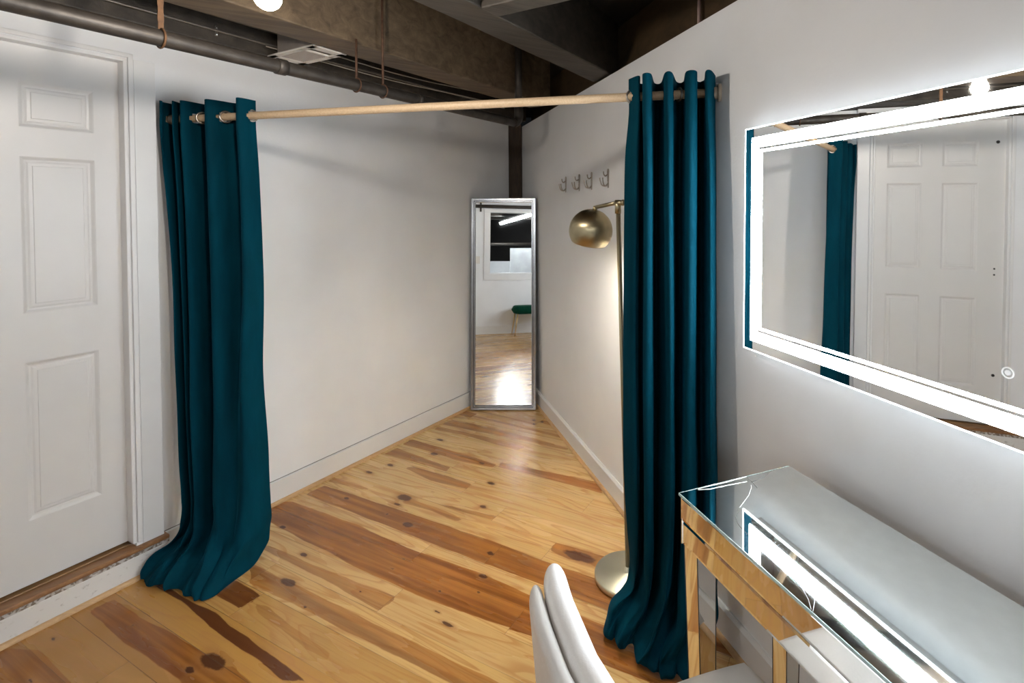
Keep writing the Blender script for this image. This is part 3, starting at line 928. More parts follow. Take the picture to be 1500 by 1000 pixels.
def curtain_mesh(rows, sub=12, vsub=16, seed=0, low=.35):
    zs = [r[0] for r in rows]
    R = [[Vector((z_, u, w)) for (u, w), z_ in zip(pts, [z] * len(pts))] if not isinstance(z, (list, tuple)) else [Vector((zz, u, w)) for (u, w), zz in zip(pts, z)] for z, pts in rows]
    K = len(R[0])
    colsv = [catmull([R[i][k] for i in range(len(R))], vsub) for k in range(K)]
    bm = NB()
    nr = len(colsv[0])
    grid = []
    for i in range(nr):
        line = catmull([colsv[k][i] for k in range(K)], sub)
        g = []
        for j, q in enumerate(line):
            z, u, w = q
            f = max(0., 1 - z / 1.2)
            t = j / (len(line) - 1)
            nu = noise.noise(Vector((t * 9 + seed, z * 2.2, 1.3))) * .010 * (.25 + f)
            nw = noise.noise(Vector((t * 9 + seed, z * 2.2, 5.1))) * .014 * (.2 + f)
            g_ = max(0., 1 - z / low)
            nu += noise.noise(Vector((t * 17 + seed, z * 11, 3.3))) * .034 * g_ ** 1.3 * min(1, z / .06 + .25)
            nw += noise.noise(Vector((t * 17 + seed, z * 11, 7.7))) * .046 * g_ ** 1.3 * min(1, z / .06 + .25)
            zz = z + noise.noise(Vector((t * 15 + seed, z * 9, 9.9))) * .022 * g_ ** 2 * min(1, z / .08)
            if z > 1.9: nu *= .3; nw *= .3
            p = PL + EU * (u + nu) + EW * (w + nw)
            # keep the cloth off both walls and the step
            nl = p.dot(normal(A_L)); lim = N_L + .014 if z > .14 else -2.672
            if p.dot(heading(A_L)) < FRAME_S1 + .02 and z > .14: lim = PANEL_N + .018
            if nl < lim: p += normal(A_L) * (lim - nl)
            nrr = p.dot(normal(A_R)); lim = N_R - (.012 if z > .14 else .035)
            if nrr > lim: p -= normal(A_R) * (nrr - lim)
            g.append(bm.verts.new((p.x, p.y, max(zz, .004))))
        grid.append(g)
    for i in range(nr - 1):
        for j in range(len(grid[0]) - 1):
            cc = (grid[i][j].co + grid[i + 1][j + 1].co) / 2
            uu = (cc - PL).dot(EU); ra = rodp(uu)
            if cc.z > 1.9 and (cc - ra - EU * ((cc - ra).dot(EU))).length < .0215: continue
            f = bm.faces.new((grid[i][j], grid[i][j + 1], grid[i + 1][j + 1], grid[i + 1][j])); f.smooth = True
    return bm


def curtain(label, rows, rings, seed, hem):
    us = [p[0] for p in rows[0][1]]
    t = thing('velvet_curtain', label, 'curtain', rodp(sum(us) / len(us), .03, .004), 'teal velvet curtains')
    o = obj('curtain_panel', curtain_mesh(rows, seed=seed), VELVET, t, recalc=False)
    so = o.modifiers.new('Solidify', 'SOLIDIFY'); so.thickness = .003; so.offset = 0
    sb = o.modifiers.new('Subsurf', 'SUBSURF'); sb.levels = 1; sb.render_levels = 1
    for (u, ang) in rings:
        ax = EU * cos(ang) + EW * sin(ang)
        b = NB(); torus(b, rodp(u), ax, .0235, .0042, 24, 8)
        obj('grommet', b, NICKEL, t)
    return t


TOPL = [(.02, .065), (.03, -.03), (.09, .055), (.06, -.045), (.135, .055), (.165, -.055), (.262, .055), (.32, -.055), (.415, .055), (.44, -.02)]
def adj(P, **k): return [(P[i][0] + k.get('du', [0] * 20)[i], P[i][1] + k.get('dw', [0] * 20)[i]) for i in range(len(P))]


rowsL = [
    (2.035, TOPL),
    (1.985, TOPL),
    (1.90, TOPL),
    (1.66, [(.052, .062), (.055, -.02), (.105, .055), (.085, -.04), (.145, .055), (.175, -.055), (.27, .055), (.325, -.055), (.425, .050), (.455, -.02)]),
    (1.25, [(.080, .060), (.075, -.02), (.120, .055), (.105, -.04), (.155, .055), (.18, -.06), (.272, .050), (.33, -.05), (.425, .045), (.457, -.03)]),
    (.86, [(.085, .060), (.080, -.02), (.128, .055), (.115, -.04), (.165, .060), (.19, -.06), (.275, .055), (.33, -.02), (.405, .045), (.440, -.04)]),
    (.45, [(.100, .060), (.095, -.02), (.140, .060), (.135, -.03), (.175, .065), (.20, -.06), (.275, .065), (.35, .03), (.42, .045), (.452, -.05)]),
    (.24, [(.120, .070), (.115, -.01), (.155, .070), (.150, -.02), (.190, .080), (.215, -.04), (.285, .085), (.36, .06), (.43, .055), (.455, -.06)]),
    (.13, [(.100, .095), (.110, .02), (.150, .105), (.160, .02), (.205, .115), (.225, -.01), (.300, .130), (.36, .09), (.435, .085), (.452, -.05)]),
    ([.085, .090, .080, .09, .075, .085, .07, .08, .065, .06], [(.050, .135), (.075, .11), (.115, .158), (.150, .110), (.190, .165), (.235, .115), (.310, .188), (.37, .150), (.425, .140), (.440, -.02)]),
    ([.035, .045, .034, .04, .032, .04, .034, .036, .026, .02], [(.018, .168), (.050, .172), (.092, .202), (.135, .178), (.180, .200), (.232, .182), (.312, .222), (.370, .212), (.420, .175), (.430, .0)]),
    ([.006, .012, .006, .012, .006, .012, .006, .008, .006, .006], [(.016, .172), (.046, .192), (.088, .210), (.135, .196), (.180, .208), (.235, .200), (.315, .226), (.378, .234), (.412, .190), (.415, .02)]),
]
curtain('teal velvet curtain bunched at the left end of the rod beside the white door', rowsL, [(.187, .55), (.307, .5), (.437, .45)], 2.0, 0)
TOPR = [(2.066, .0), (2.108, .046), (2.113, -.045), (2.136, .066), (2.17, -.055), (2.213, .070), (2.254, -.055), (2.293, .070), (2.33, -.055), (2.352, .066), (2.384, -.005)]
rowsR = [
    (2.043, TOPR),
    (1.99, TOPR),
    (1.90, TOPR),
    (1.70, [(2.050, .0), (2.10, .048), (2.11, -.045), (2.14, .068), (2.165, -.055), (2.215, .075), (2.25, -.055), (2.292, .075), (2.33, -.045), (2.358, .075), (2.385, .0)]),
    (1.25, [(2.046, .01), (2.095, .05), (2.11, -.04), (2.142, .072), (2.165, -.05), (2.218, .080), (2.25, -.05), (2.290, .085), (2.33, -.03), (2.360, .095), (2.385, .01)]),
    (.80, [(2.046, .01), (2.095, .055), (2.11, -.04), (2.140, .078), (2.165, -.05), (2.222, .085), (2.25, -.04), (2.288, .095), (2.33, -.02), (2.360, .115), (2.385, .03)]),
    (.50, [(2.052, .02), (2.098, .06), (2.11, -.03), (2.142, .085), (2.165, -.04), (2.222, .100), (2.25, -.02), (2.285, .115), (2.33, .0), (2.362, .135), (2.385, .06)]),
    (.30, [(2.062, .02), (2.100, .07), (2.11, -.01), (2.142, .105), (2.165, -.02), (2.215, .130), (2.25, .01), (2.278, .145), (2.32, .03), (2.358, .15), (2.385, .09)]),
    (.18, [(2.066, .01), (2.085, .07), (2.10, .02), (2.130, .125), (2.16, .02), (2.200, .165), (2.24, .06), (2.262, .185), (2.31, .07), (2.345, .175), (2.38, .11)]),
    ([.13, .135, .11, .11, .10, .11, .09, .10, .09, .09, .08], [(2.045, .0), (2.035, .08), (2.06, .085), (2.100, .14), (2.135, .10), (2.175, .190), (2.21, .15), (2.242, .215), (2.29, .15), (2.33, .20), (2.37, .13)]),
    ([.07, .065, .06, .055, .055, .05, .05, .05, .05, .045, .04], [(2.012, -.01), (2.000, .092), (2.02, .115), (2.055, .152), (2.095, .130), (2.138, .215), (2.175, .205), (2.210, .242), (2.26, .205), (2.31, .215), (2.365, .15)]),
    ([.03, .028, .03, .025, .03, .025, .03, .025, .025, .025, .025], [(1.998, -.02), (1.980, .092), (2.008, .128), (2.045, .158), (2.09, .140), (2.125, .222), (2.165, .235), (2.206, .254), (2.255, .232), (2.305, .226), (2.36, .155)]),
    ([.006, .006, .012, .006, .014, .006, .012, .006, .012, .006, .01], [(2.00, -.02), (1.988, .088), (2.012, .125), (2.048, .150), (2.09, .136), (2.122, .205), (2.16, .228), (2.204, .244), (2.252, .232), (2.30, .222), (2.355, .15)]),
]
def widen(rows, hn, hf):
    out = []
    for z, P in rows:
        Q, Z = [], []
        for i, (u, w_) in enumerate(P):
            zz = z[i] if isinstance(z, (list, tuple)) else z
            hw = 0 if i in (0, 1, len(P) - 1) else (hf if i % 2 == 0 else hn[(i - 3) // 2])
            low = (zz < .2) * .4
            if hw == 0: Q.append((u, w_)); Z.append(zz)
            else:
                hw *= 1 - low
                Q += [(u - hw, w_), (u + hw, w_)]; Z += [zz, zz]
        out.append((Z, Q))
    return out


rowsR = widen([(z, [(u, w_ - (.022 if (i % 2 == 0 and i > 1 and (z if not isinstance(z, (list, tuple)) else z[0]) > .25) else 0)) for i, (u, w_) in enumerate(P)]) for z, P in rowsR], [.014, .011, .017, .009], .013)
curtain('teal velvet curtain bunched at the right end of the rod beside the lit mirror', rowsR, [(2.078, .9), (2.25, -.5), (2.365, -.3)], 6.0, 0)

# ------------------------------------------------------------------ tall leaning mirror in the corner
CMW, CMH, TH = .508, 1.645, radians(3.0)
MC = Matrix.Translation((-.590, 4.035, 0.004)) @ Matrix.Rotation(-TH, 4, 'X')     # local x: width, -y: front, z: up
cm = thing('floor_mirror', 'tall silver framed mirror leaning in the corner on the floor', 'mirror', (-.590, 4.035, .004))
b = NB()
FWM = .034
def frame_bar(bm, M, prof, pts):
    """mitred picture-frame bar: prof = [(inset, depth y)], pts = outer rectangle corners"""
    x0, x1, z0, z1 = pts
    rings = []
    for (cx, cz, sx, sz) in ((x0, z0, 1, 1), (x1, z0, -1, 1), (x1, z1, -1, -1), (x0, z1, 1, -1)):
        rings.append([bm.verts.new(M @ Vector((cx + sx * i, y, cz + sz * i))) for i, y in prof])
    n = len(prof)
    for k in range(4):
        a, c = rings[k], rings[(k + 1) % 4]
        for i in range(n):
            bm.faces.new((a[i], c[i], c[(i + 1) % n], a[(i + 1) % n]))


frame_bar(b, MC, [(0, .016), (0, -.006), (.004, -.010), (.020, -.010), (.023, -.005), (.026, -.008), (.032, -.008), (.036, .000), (.036, .016)], (-CMW / 2, CMW / 2, 0, CMH))
obj('mirror_frame', b, CHROME, cm)
obj('mirror_glass', bx(MC, (-CMW / 2 + .030, .001, .030), (CMW / 2 - .030, .006, CMH - .030)), MIRROR, cm)
obj('mirror_backing', bx(MC, (-CMW / 2 + .030, .007, .030), (CMW / 2 - .030, .014, CMH - .030)), DARK, cm)

# ------------------------------------------------------------------ coat hooks
def make_hook(s, z, label):
    P = MR @ Vector((N_R, s, z))
    M = frame(A_R, P)
    t = thing('coat_hook', label, 'hook', P - Vector((0, 0, .05)), 'coat hooks on the right wall')
    b = NB()
    prof = [(.0105 * cos(a), .040 + .014 * sin(a)) for a in np.linspace(0, pi, 8)] + [(-.0055, -.045), (0, -.052), (.0055, -.045)]
    prism(b, M, [(p[0], p[1]) for p in prof], -.005, -.0005, axis=0)
    obj('hook_plate', b, NICKEL, t, bevel=.001)
    def curve(pts, r):
        bb = NB(); v = [Vector(p) for p in pts]; c = catmull(v, 6)
        tube(bb, [M @ q for q in c], [r] * (len(c) - 2) + [r * 1.25, r * 1.1], 8)
        return bb
    for sg in (-1, 1):
        obj('hook_prong', curve([(-.003, 0, -.025), (-.016, sg * .006, -.040), (-.034, sg * .013, -.034), (-.042, sg * .018, -.008), (-.043, sg * .020, .004)], .0036), NICKEL, t)
    obj('hook_prong', curve([(-.003, 0, .025), (-.018, 0, .014), (-.028, 0, .022), (-.030, 0, .038)], .0036), NICKEL, t)
    for zz in (.034, -.012):
        bb = NB(); lathe(bb, M @ Matrix.Translation((-.0055, 0, zz)) @ Matrix.Rotation(-pi / 2, 4, 'Y'), [(0, 0), (.0032, 0), (.0025, .0014), (0, .0016)], 10)
        obj('hook_screw', bb, SCREW, t)
    return t


make_hook(3.31, 1.722, 'double coat hook nearest the corner mirror')
make_hook(3.055, 1.722, 'double coat hook second from the corner mirror')
make_hook(2.85, 1.722, 'double coat hook third from the corner mirror')
make_hook(2.612, 1.724, 'double coat hook above the lamp, nearest the right curtain')

# ------------------------------------------------------------------ floor lamp
LB = Vector((.203, 2.185, 0)); LT = Vector((.163, 2.185, 1.585))
lamp = thing('floor_lamp', 'brass floor lamp with globe shade standing behind the right curtain', 'floor lamp', LB)
b = NB(); lathe(b, Matrix.Translation(LB), [(0, .002), (.138, .002), (.141, .006), (.141, .022), (.137, .027), (.02, .028), (.016, .030), (.015, .05), (0, .05)], 64)
obj('lamp_base', b, BRASSB, lamp)
b = NB(); tube(b, [LB + Vector((0, 0, .03)), LT], .0095, 16); obj('lamp_pole', b, plain('pole_brass', (.36, .31, .21), .5, .9), lamp)
b = NB(); tube(b, [LT + Vector((0, 0, -.045)), LT + Vector((0, 0, .012))], .013, 16)
hd = Vector((-.62, .78, 0)).normalized()
tube(b, [LT - hd * .030, LT + hd * .012], .011, 12)
obj('lamp_joint', b, BRASS, lamp)
b = NB(); tube(b, [LT - hd * .030, LT - hd * .042], [.014, .012], 14); obj('lamp_knob', b, BRASS, lamp)
SC = Vector((.053, 2.33, 1.463)); SR = .097
ax = Vector((.18, -.20, 1)).normalized()            # the mouth of the shade turns towards the wall
top = SC + ax * SR
b = NB(); tube(b, [LT + hd * .01, Vector((top.x + .004, top.y, top.z + .010)), ], [.0085, .0085], 12)
tube(b, [Vector((top.x + .004, top.y, top.z + .014)), top - ax * .002], [.009, .010], 12)
obj('lamp_arm', b, BRASS, lamp)
q = ax.to_track_quat('Z', 'Y')
MS = Matrix.Translation(SC) @ q.to_matrix().to_4x4()
b = NB()
prof = [(SR * sin(a), SR * cos(a)) for a in np.linspace(.02, 2.2, 34)]
prof += [(r - .0022 * (r / SR), h) if i else (r - .002, h) for i, (r, h) in enumerate([( (SR - .002) * sin(a), (SR - .002) * cos(a)) for a in np.linspace(2.2, .02, 34)])]
lathe(b, MS, prof, 56)
obj('lamp_shade', b, BRASS, lamp)
b = NB(); lathe(b, MS, [(0, -.034)] + [(.024 * sin(a), -.010 - .024 * cos(a)) for a in np.linspace(.3, 2.5, 10)] + [(.012, .02), (.012, .085), (0, .085)], 20)
obj('lamp_bulb', b, LAMPB, lamp)

# ------------------------------------------------------------------ lit wall mirror
MRN = 1.117
LS1, LS0, LZ0, LZ1 = 1.4195, .06, 1.1035, 1.8165
MLED = MR @ Matrix(((1, 0, .0068, -.0068 * (LZ0 + LZ1) / 2), (0, 1, 0, 0), (0, 0, 1, 0), (0, 0, 0, 1)))     # hangs a hair off plumb
led = thing('lit_wall_mirror', 'wide frameless mirror with glowing white border on the right wall', 'mirror', MR @ Vector((N_R, (LS0 + LS1) / 2, LZ0)))
obj('mirror_glass', bx(MLED, (MRN, LS0, LZ0), (MRN + .005, LS1, LZ1)), MIRROR, led)
obj('back_box', bx(MR, (MRN + .0085, LS0 + .038, LZ0 + .014), (N_R - .001, LS1 - .038, LZ1 - .014)), plain('back_box_white', (.6, .6, .6), .5), led)
def rect_ring(bm, M, n0, n1, s0, s1, z0, z1, w):
    frame_pts = [(s0, z0), (s1, z0), (s1, z1), (s0, z1)]
    inn = [(s0 + w, z0 + w), (s1 - w, z0 + w), (s1 - w, z1 - w), (s0 + w, z1 - w)]
    vs = [[bm.verts.new(M @ Vector((n, *p))) for p in ring] for n in (n0, n1) for ring in (frame_pts, inn)]
    for k in range(4):
        j = (k + 1) % 4
        bm.faces.new((vs[0][k], vs[0][j], vs[1][j], vs[1][k])); bm.faces.new((vs[2][k], vs[3][k], vs[3][j], vs[2][j]))
        bm.faces.new((vs[0][k], vs[2][k], vs[2][j], vs[0][j])); bm.faces.new((vs[1][k], vs[1][j], vs[3][j], vs[3][k]))
b = NB(); rect_ring(b, MLED, MRN - .0012, MRN - .0002, LS0 + .033, LS1 - .033, LZ0 + .031, LZ1 - .031, .0325); obj('light_band', b, LEDM, led)
b = NB(); rect_ring(b, MLED, MRN - .0012, MRN - .0002, LS0 + .0735, LS1 - .0735, LZ0 + .0715, LZ1 - .0715, .008); obj('light_line', b, LEDM, led)
b = NB(); rect_ring(b, MLED, MRN - .0008, MRN + .0052, LS0 - .0016, LS1 + .0016, LZ0 - .0016, LZ1 + .0016, .003); obj('lit_edge', b, LEDE, led)
bc = MLED @ Vector((MRN - .0008, .642, 1.245))
tb = NB(); torus(tb, bc, normal(A_R), .0098, .0013, 28, 6); o = obj('touch_button', tb, TOUCH, led)
tb = NB(); lathe(tb, Matrix.Translation(bc) @ Matrix.Rotation(-A_R, 4, 'Z') @ Matrix.Rotation(-pi / 2, 4, 'Y'), [(0, .0006), (.0052, .0006), (.0052, 0), (0, 0)], 20); obj('touch_symbol', tb, TOUCH, o)

# ------------------------------------------------------------------ mirrored vanity table
TZ = .832
TC = Vector((.2541, 1.3288, 0))          # front left corner of the top
TD, TL = .3645, 1.10                    # depth and length
MTT = Matrix.Identity(4)
ex, ey = normal(A_T), -heading(A_T)    # x: towards the wall, y: along the front towards the viewer
for i in range(3):
    MTT[i][0] = ex[i]; MTT[i][1] = ey[i]; MTT[i][2] = (0, 0, 1)[i]; MTT[i][3] = TC[i]
tab = thing('vanity_table', 'mirrored vanity table with cracked top standing against the right wall', 'table', TC + ex * TD / 2 + ey * TL / 2)
APZ = TZ - .128
o = obj('table_top', bx(MTT, (0, 0, TZ - .006), (TD, TL, TZ)), MIRRTOP, tab)
b = NB()
for lo, hi in (((-.0006, -.0006), (.0012, TL)), ((-.0006, -.0006), (TD, .0012))):
    box(b, MTT, (*lo, TZ - .0062), (*hi, TZ + .0002))
obj('top_edge', b, GLASSEDGE, tab)
obj('table_carcass', bx(MTT, (.010, .010, APZ + .002), (TD - .004, TL - .01, TZ - .0065)), DARKEDGE, tab)
# front mirror facing in two strips, with bevelled borders and slim end pieces
def facing(name, M, x, y0, y1, z0, z1, th=.004, inset=.006):
    bm = NB()
    o_ = [(y0, z0), (y1, z0), (y1, z1), (y0, z1)]
    i_ = [(y0 + inset, z0 + inset), (y1 - inset, z0 + inset), (y1 - inset, z1 - inset), (y0 + inset, z1 - inset)]
    B = [bm.verts.new(M @ Vector((x + th, *p))) for p in o_]; O = [bm.verts.new(M @ Vector((x + .0012, *p))) for p in o_]; I = [bm.verts.new(M @ Vector((x, *p))) for p in i_]
    bm.faces.new(I); bm.faces.new(B[::-1])
    for k in range(4):
        j = (k + 1) % 4
        bm.faces.new((O[k], O[j], I[j], I[k])); bm.faces.new((B[k], B[j], O[j], O[k]))
    return obj(name, bm, MIRRPANEL, tab)
MID = TZ - .068
DRW = [(.002, TL / 2 - .002), (TL / 2 + .002, TL - .002)]
facing('upper_apron', MTT, .004, .002, TL - .002, MID + .001, TZ - .0075)
facing('lower_apron', MTT, .006, .002, TL - .002, APZ, MID - .002)
# left end facing
MTE = Matrix.Identity(4)
for i in range(3):
    MTE[i][0] = ey[i]; MTE[i][1] = ex[i]; MTE[i][2] = (0, 0, 1)[i]; MTE[i][3] = TC[i]
facing('end_panel', MTE, .004, .004, TD - .004, APZ, TZ - .0075)
def leg(x0, y0, x1, y1, sx, sy):
    """square tapering mirror-faced leg; outer faces lean in by .02"""
    bm = NB()
    zt, zb = APZ - .001, .004
    tp = .022
    top_ = [(x0, y0), (x1, y0), (x1, y1), (x0, y1)]
    xb0, xb1 = (x0 + tp, x1) if sx > 0 else (x0, x1 - tp)
    yb0, yb1 = (y0 + tp * .4, y1) if sy > 0 else (y0, y1 - tp * .4)
    bot = [(xb0, yb0), (xb1, yb0), (xb1, yb1), (xb0, yb1)]
    A_ = [bm.verts.new(MTT @ Vector((*p, zt))) for p in top_]; B_ = [bm.verts.new(MTT @ Vector((*p, zb))) for p in bot]
    bm.faces.new(A_); bm.faces.new(B_[::-1])
    for k in range(4):
        j = (k + 1) % 4
        bm.faces.new((A_[k], B_[k], B_[j], A_[j]))
    lg = obj('table_leg', bm, MIRRPANEL, tab)
    e = NB()
    for k in range(4):
        a0 = MTT @ Vector((*top_[k], zt)); a1 = MTT @ Vector((*bot[k], zb))
        tube(e, [a0, a1], .0013, 6)
    obj('leg_edge', e, DARKEDGE, lg)
LW = .056
leg(.010, .010, .010 + LW, .010 + LW, 1, 1)
leg(TD - .012 - LW, .010, TD - .012, .010 + LW, -1, 1)
leg(.010, TL - .010 - LW, .010 + LW, TL - .010, 1, -1)
leg(TD - .012 - LW, TL - .010 - LW, TD - .012, TL - .010, -1, -1)
# cracks in the glass top
def crack(pts, r, mat):
    bm = NB(); tube(bm, [MTT @ Vector((x, y, TZ + .0003)) for x, y in pts], r, 6)
    obj('glass_crack', bm, mat, tab)
crack([(.056, .003), (.10, .002), (.15, .0035), (.18, .002), (.214, .002)], .0011, CRACK)
crack([(.055, .007), (.085, .016), (.12, .017), (.16, .020), (.198, .023)], .0009, CRACK)
crack([(.214, .003), (.210, .03), (.202, .058)], .0007, CRACKD)
crack([(.206, .03), (.235, .026), (.259, .022), (.28, .010), (.300, .002)], .0005, CRACKD)
crack([(.196, .041), (.188, .052), (.158, .078), (.125, .098), (.097, .115)], .0006, CRACK)
crack([(.097, .115), (.075, .132), (.063, .144), (.053, .162), (.049, .178), (.046, .207), (.045, .232)], .0005, CRACKD)
crack([(.045, .232), (.042, .261), (.039, .295), (.036, .328), (.031, .377), (.018, .405), (.004, .425)], .0006, CRACK)
crack([(.036, .404), (.019, .418), (.003, .43)], .0005, CRACK)

# ------------------------------------------------------------------ white chair
CH_S0, CH_S1, CH_N = .485, .992, .272
ch = thing('vanity_chair', 'white leather chair with two-layer backrest tucked up to the mirrored table', 'chair', MT @ Vector((CH_N + .25, (CH_S0 + CH_S1) / 2, 0)))


def shell(bm, n_off, thick, s0, s1, z0, z1, ex, puff, recline=.075, wrap=.035, NA=72, NR=14):
    """padded backrest slab: rounded-rectangle outline, round rim, leaning back and curving forward at its sides"""
    sm, hw = (s0 + s1) / 2, (s1 - s0) / 2
    zm, hz = (z0 + z1) / 2, (z1 - z0) / 2
    rim = thick / 2
    def pt(x, y, off):
        n = n_off + (z1 - (zm + y * hz)) * recline + wrap * x * x + off
        return bm.verts.new(MT @ Vector((n, sm + x * hw * (1 - .06 * (1 - (y + 1) / 2)), zm + y * hz)))
    rings = []
    for lay in (1, -1):
        loops = []
        for k in range(1, NR + 1):
            if k <= 6:
                t = .88 * k / 6; p = 1.
            else:
                a = (k - 6) / (NR - 6) * pi / 2
                t = .88 + .12 * sin(a); p = cos(a)
            ring = []
            for i in range(NA):
                th = 2 * pi * i / NA
                c, s_ = cos(th), sin(th)
                x = t * (abs(c) ** (2 / ex)) * (1 if c >= 0 else -1); y = t * (abs(s_) ** (2 / ex)) * (1 if s_ >= 0 else -1)
                ring.append(pt(x, y, lay * rim * p * (1 + (puff * (1 - x * x) * (1 - y * y) if lay > 0 else 0))))
            loops.append(ring)
        cen = pt(0, 0, lay * rim * (1 + (puff if lay > 0 else 0)))
        for i in range(NA):
            f = bm.faces.new((cen, loops[0][i], loops[0][(i + 1) % NA])); f.smooth = True
        for k in range(NR - 1):
            for i in range(NA):
                f = bm.faces.new((loops[k][i], loops[k + 1][i], loops[k + 1][(i + 1) % NA], loops[k][(i + 1) % NA])); f.smooth = True
    bmesh.ops.remove_doubles(bm, verts=bm.verts, dist=1e-4)


b = NB(); shell(b, CH_N, .030, CH_S0, CH_S1, .40, .862, 5., 0.)
obj('outer_backrest', b, LEATHERB, ch)
b = NB(); shell(b, CH_N + .038, .046, CH_S0 + .004, CH_S1 - .002, .42, .876, 8., .3)
obj('inner_backrest', b, LEATHER, ch)
b = NB()
def cushion(bm, n0, n1, s0, s1, z0, z1, rc=.5, NS=24):
    nm, hn, sm, hs = (n0 + n1) / 2, (n1 - n0) / 2, (s0 + s1) / 2, (s1 - s0) / 2
    for lay in (1, -1):
        g = []
        for i in range(NS + 1):
            r_ = []
            for j in range(NS + 1):
                a = -1 + 2 * i / NS; c = -1 + 2 * j / NS
                x = a * sqrt(1 - c * c * rc * .5); y = c * sqrt(1 - a * a * rc * .5)
                rim = min(1., (1 - max(abs(a), abs(c))) * 3.2); p = sqrt(max(0, 1 - (1 - rim) ** 2))
                zc = (z0 + z1) / 2 - .01
                z = zc + (p * ((z1 - zc) - .012 * (x * x + y * y) / 2) if lay > 0 else -p * (zc - z0))
                r_.append(bm.verts.new(MT @ Vector((nm + x * hn, sm + y * hs, z))))
            g.append(r_)
        for i in range(NS):
            for j in range(NS):
                f = bm.faces.new((g[i][j], g[i + 1][j], g[i + 1][j + 1], g[i][j + 1])); f.smooth = True
    bmesh.ops.remove_doubles(bm, verts=bm.verts, dist=1e-4)
cushion(b, CH_N + .065, CH_N + .578, CH_S0 + .005, CH_S1 + .012, .415, .524, .28)
obj('seat', b, LEATHER, ch)
for (n, s) in ((.12, .05), (.12, .45), (.47, .05), (.47, .45)):
    bb = NB(); dn = -.02 if n < .3 else .02; ds = -.02 if s < .2 else .02
    tube(bb, [MT @ Vector((CH_N + n, CH_S0 + s, .43)), MT @ Vector((CH_N + n + dn, CH_S0 + s + ds, .0))], [.014, .009], 12)
    obj('leg', bb, GOLD, ch)

# ------------------------------------------------------------------ things seen in the corner mirror
st = thing('upholstered_stool', 'dark green velvet stool with slim gold legs by the back wall', 'stool', MK @ Vector((.26, .40, 0)))
b = NB()
def rounded_block(bm, M, x0, x1, y0, y1, z0, z1, NS=16, rc=.5):
    xm, hx, ym, hy = (x0 + x1) / 2, (x1 - x0) / 2, (y0 + y1) / 2, (y1 - y0) / 2
    for lay in (1, -1):
        g = []
        for i in range(NS + 1):
            r_ = []
            for j in range(NS + 1):
                a = -1 + 2 * i / NS; c = -1 + 2 * j / NS
                x = a * sqrt(1 - c * c * rc * .5); y = c * sqrt(1 - a * a * rc * .5)
                rim = min(1., (1 - max(abs(a), abs(c))) * 4); p = sqrt(max(0, 1 - (1 - rim) ** 2)); zc = (z0 + z1) / 2
                r_.append(bm.verts.new(M @ Vector((xm + x * hx, ym + y * hy, zc + lay * p * (z1 - z0) / 2))))
            g.append(r_)
        for i in range(NS):
            for j in range(NS):
                f = bm.faces.new((g[i][j], g[i + 1][j], g[i + 1][j + 1], g[i][j + 1])); f.smooth = True
    bmesh.ops.remove_doubles(bm, verts=bm.verts, dist=1e-4)
rounded_block(b, MK, .08, .44, .12, .68, .34, .465)
obj('seat', b, GREENV, st)
for (x, y, dx, dy) in ((.13, .20, -.02, -.05), (.39, .20, .02, -.05), (.13, .60, -.02, .05), (.39, .60, .02, .05)):
    bb = NB(); tube(bb, [MK @ Vector((x, y, .36)), MK @ Vector((x + dx, y + dy, 0.0))], [.012, .007], 10); obj('leg', bb, GOLD, st)
sw = thing('light_switch', 'white light switch plate on the back wall beside the opening', 'light switch', MK @ Vector((0, -.40, 1.20)))
obj('switch_plate', bx(MK, (.0005, -.437, 1.14), (.006, -.363, 1.26)), VENTW, sw, bevel=.002)
obj('switch_toggle', bx(MK, (.0062, -.405, 1.188), (.016, -.395, 1.212)), VENTW, sw)
br = thing('track_bracket', 'dark metal bracket fixed above the opening on the back wall', 'bracket', MK @ Vector((0, -.36, 1.99)))
obj('bracket_bar', bx(MK, (.0005, -.375, 1.99), (.012, -.345, 2.20)), PIPEM, br)
for y in (-.385, -.335):
    bb = NB(); lathe(bb, Matrix.Translation(MK @ Vector((.014, y, 2.19))), [(0, -.012), (.012, -.008), (.012, .008), (0, .012)], 12); obj('bracket_bolt', bb, SCREW, br)
b = NB(); tube(b, [MK @ Vector((.05, y, 2.075)) for y in (kL + .1, kR - .1)], .028, 16)
tag(obj('wall_pipe', b, PIPEM), 'dark pipe running along the top of the back wall', 'pipe')

tl = thing('fluorescent_lamp', 'long glowing fluorescent tube under the ceiling of the room beyond the opening', 'ceiling lamp', (-1.42, -3.3, 2.09))
t0, t1 = Vector((-1.88, -4.40, 2.10)), Vector((-.96, -2.17, 2.10))
b = NB(); tube(b, [t0, t1], .019, 14); obj('lamp_tube', b, TUBE, tl)
dd = (t1 - t0).normalized(); sd = Vector((-dd.y, dd.x, 0))
b = NB()
vs = []
for p in (t0 - dd * .03, t1 + dd * .03):
    vs.append([b.verts.new(p + sd * x + Vector((0, 0, z))) for x, z in ((-.05, .028), (.05, .028), (.03, .07), (-.03, .07))])
for k in range(4): b.faces.new((vs[0][k], vs[1][k], vs[1][(k + 1) % 4], vs[0][(k + 1) % 4]))
b.faces.new(vs[0]); b.faces.new(vs[1][::-1]); obj('lamp_housing', b, VENTW, tl)
for p in (t0 + dd * .3, t1 - dd * .3):
    b = NB(); tube(b, [p + Vector((0, 0, .069)), Vector((p.x, p.y, CEIL_Z - .001))], .006, 8); obj('lamp_hanger', b, PIPEM, tl)
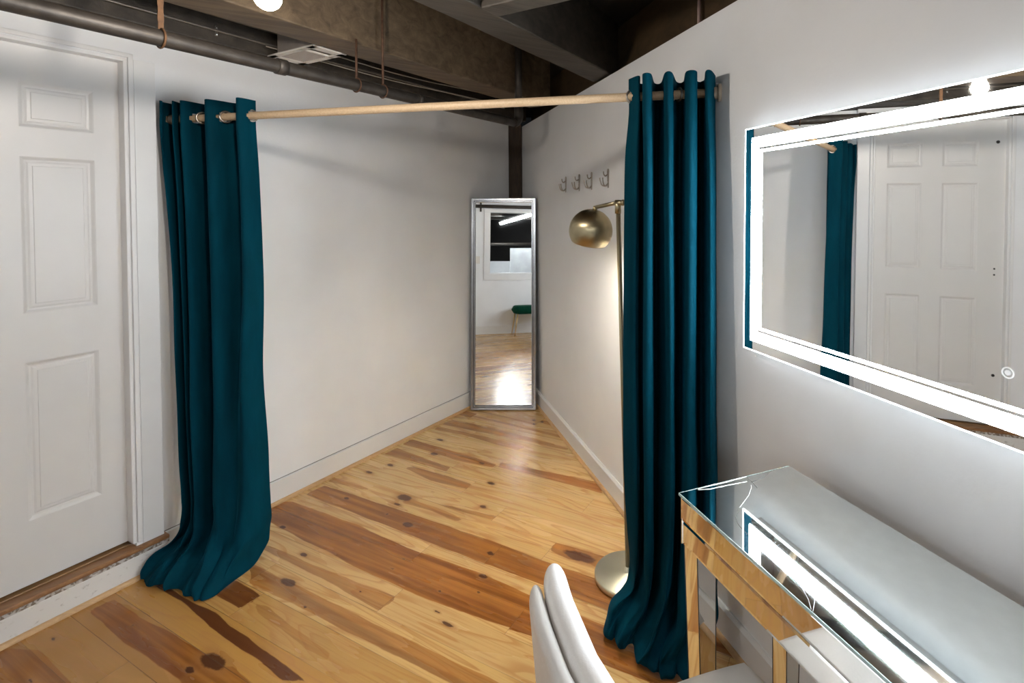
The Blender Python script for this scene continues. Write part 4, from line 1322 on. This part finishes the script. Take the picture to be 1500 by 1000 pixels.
for k, y in enumerate((-2.9, -3.7, -4.6)):
    b = bx(ID, (-4.6, y - .08, 2.22), (2.6, y + .08, CEIL_Z - .002))
    tag(obj('ceiling_joist', b, BEAMG), ('dark joist nearest the opening in the room beyond', 'middle dark joist in the room beyond the opening', 'farthest dark joist in the room beyond the opening')[k], 'beam', 'joists beyond the opening')
b = NB(); tube(b, [(-3.5, -4.75, 1.62), (-1.0, -4.75, 1.62)], .035, 12)
tag(obj('wall_pipe', b, PIPEM), 'dark pipe crossing the room beyond below its joists', 'pipe')

# extra bare bulb, added out of view behind the viewer as fill light
def fill_bulb_at(P, label):
    t = thing('ceiling_bulb', label, 'light bulb', P - Vector((0, 0, .035)))
    M = Matrix.Translation(P)
    b = NB(); lathe(b, M, prof_b, 24); obj('bulb_glass', b, FILL_BULB, t)
    b = NB(); lathe(b, M, [(0, .052), (.014, .052), (.014, .072), (.022, .075), (.022, .12), (.05, .13), (.055, .18), (0, .18)], 24); obj('bulb_socket', b, MATS['socket_white'], t)
prof_b = [(0, -.034)] + [(.033 * sin(a), -.034 * cos(a)) for a in np.linspace(.2, 2.1, 14)] + [(.016, .045), (.014, .052), (0, .052)]
fill_bulb_at(Vector((.55, -.55, 2.115)), 'added bare fill bulb, out of view behind the viewer')

# ------------------------------------------------------------------ world, camera
w = bpy.data.worlds.new('World'); bpy.context.scene.world = w; w.use_nodes = True
w.node_tree.nodes['Background'].inputs[0].default_value = (.5, .55, .6, 1); w.node_tree.nodes['Background'].inputs[1].default_value = .0015

cam_d = bpy.data.cameras.new('camera'); cam = bpy.data.objects.new('camera', cam_d); C.objects.link(cam)
F_PX, CX, CY = 768.2, 847.9, 322.2
cam_d.sensor_width = 36.0; cam_d.lens = F_PX / 1500 * 36.0
cam_d.shift_x = (750 - CX) / 1500; cam_d.shift_y = -(500 - CY) / 1500
pit, rol = radians(-1.22), radians(-.18)
Fv = Vector((0, cos(pit), sin(pit))); Uv = Vector((0, -sin(pit), cos(pit))); Xv = Vector((1, 0, 0))
X2 = Xv * cos(rol) + Uv * sin(rol); U2 = -Xv * sin(rol) + Uv * cos(rol)
mw_ = Matrix.Identity(4)
for i in range(3):
    mw_[i][0] = X2[i]; mw_[i][1] = U2[i]; mw_[i][2] = -Fv[i]
mw_[2][3] = 1.56
cam.matrix_world = mw_
cam_d.clip_start = .02
sc = bpy.context.scene
sc.camera = cam
sc.view_settings.view_transform = 'Standard'; sc.view_settings.look = 'None'
sc.view_settings.gamma = 1.0; sc.view_settings.use_curve_mapping = False
sc.view_settings.exposure = 2.56
sc.cycles.max_bounces = 12; sc.cycles.glossy_bounces = 8; sc.cycles.diffuse_bounces = 6
sc.cycles.sample_clamp_indirect = 12.0; sc.cycles.blur_glossy = .2
sc.cycles.use_denoising = True
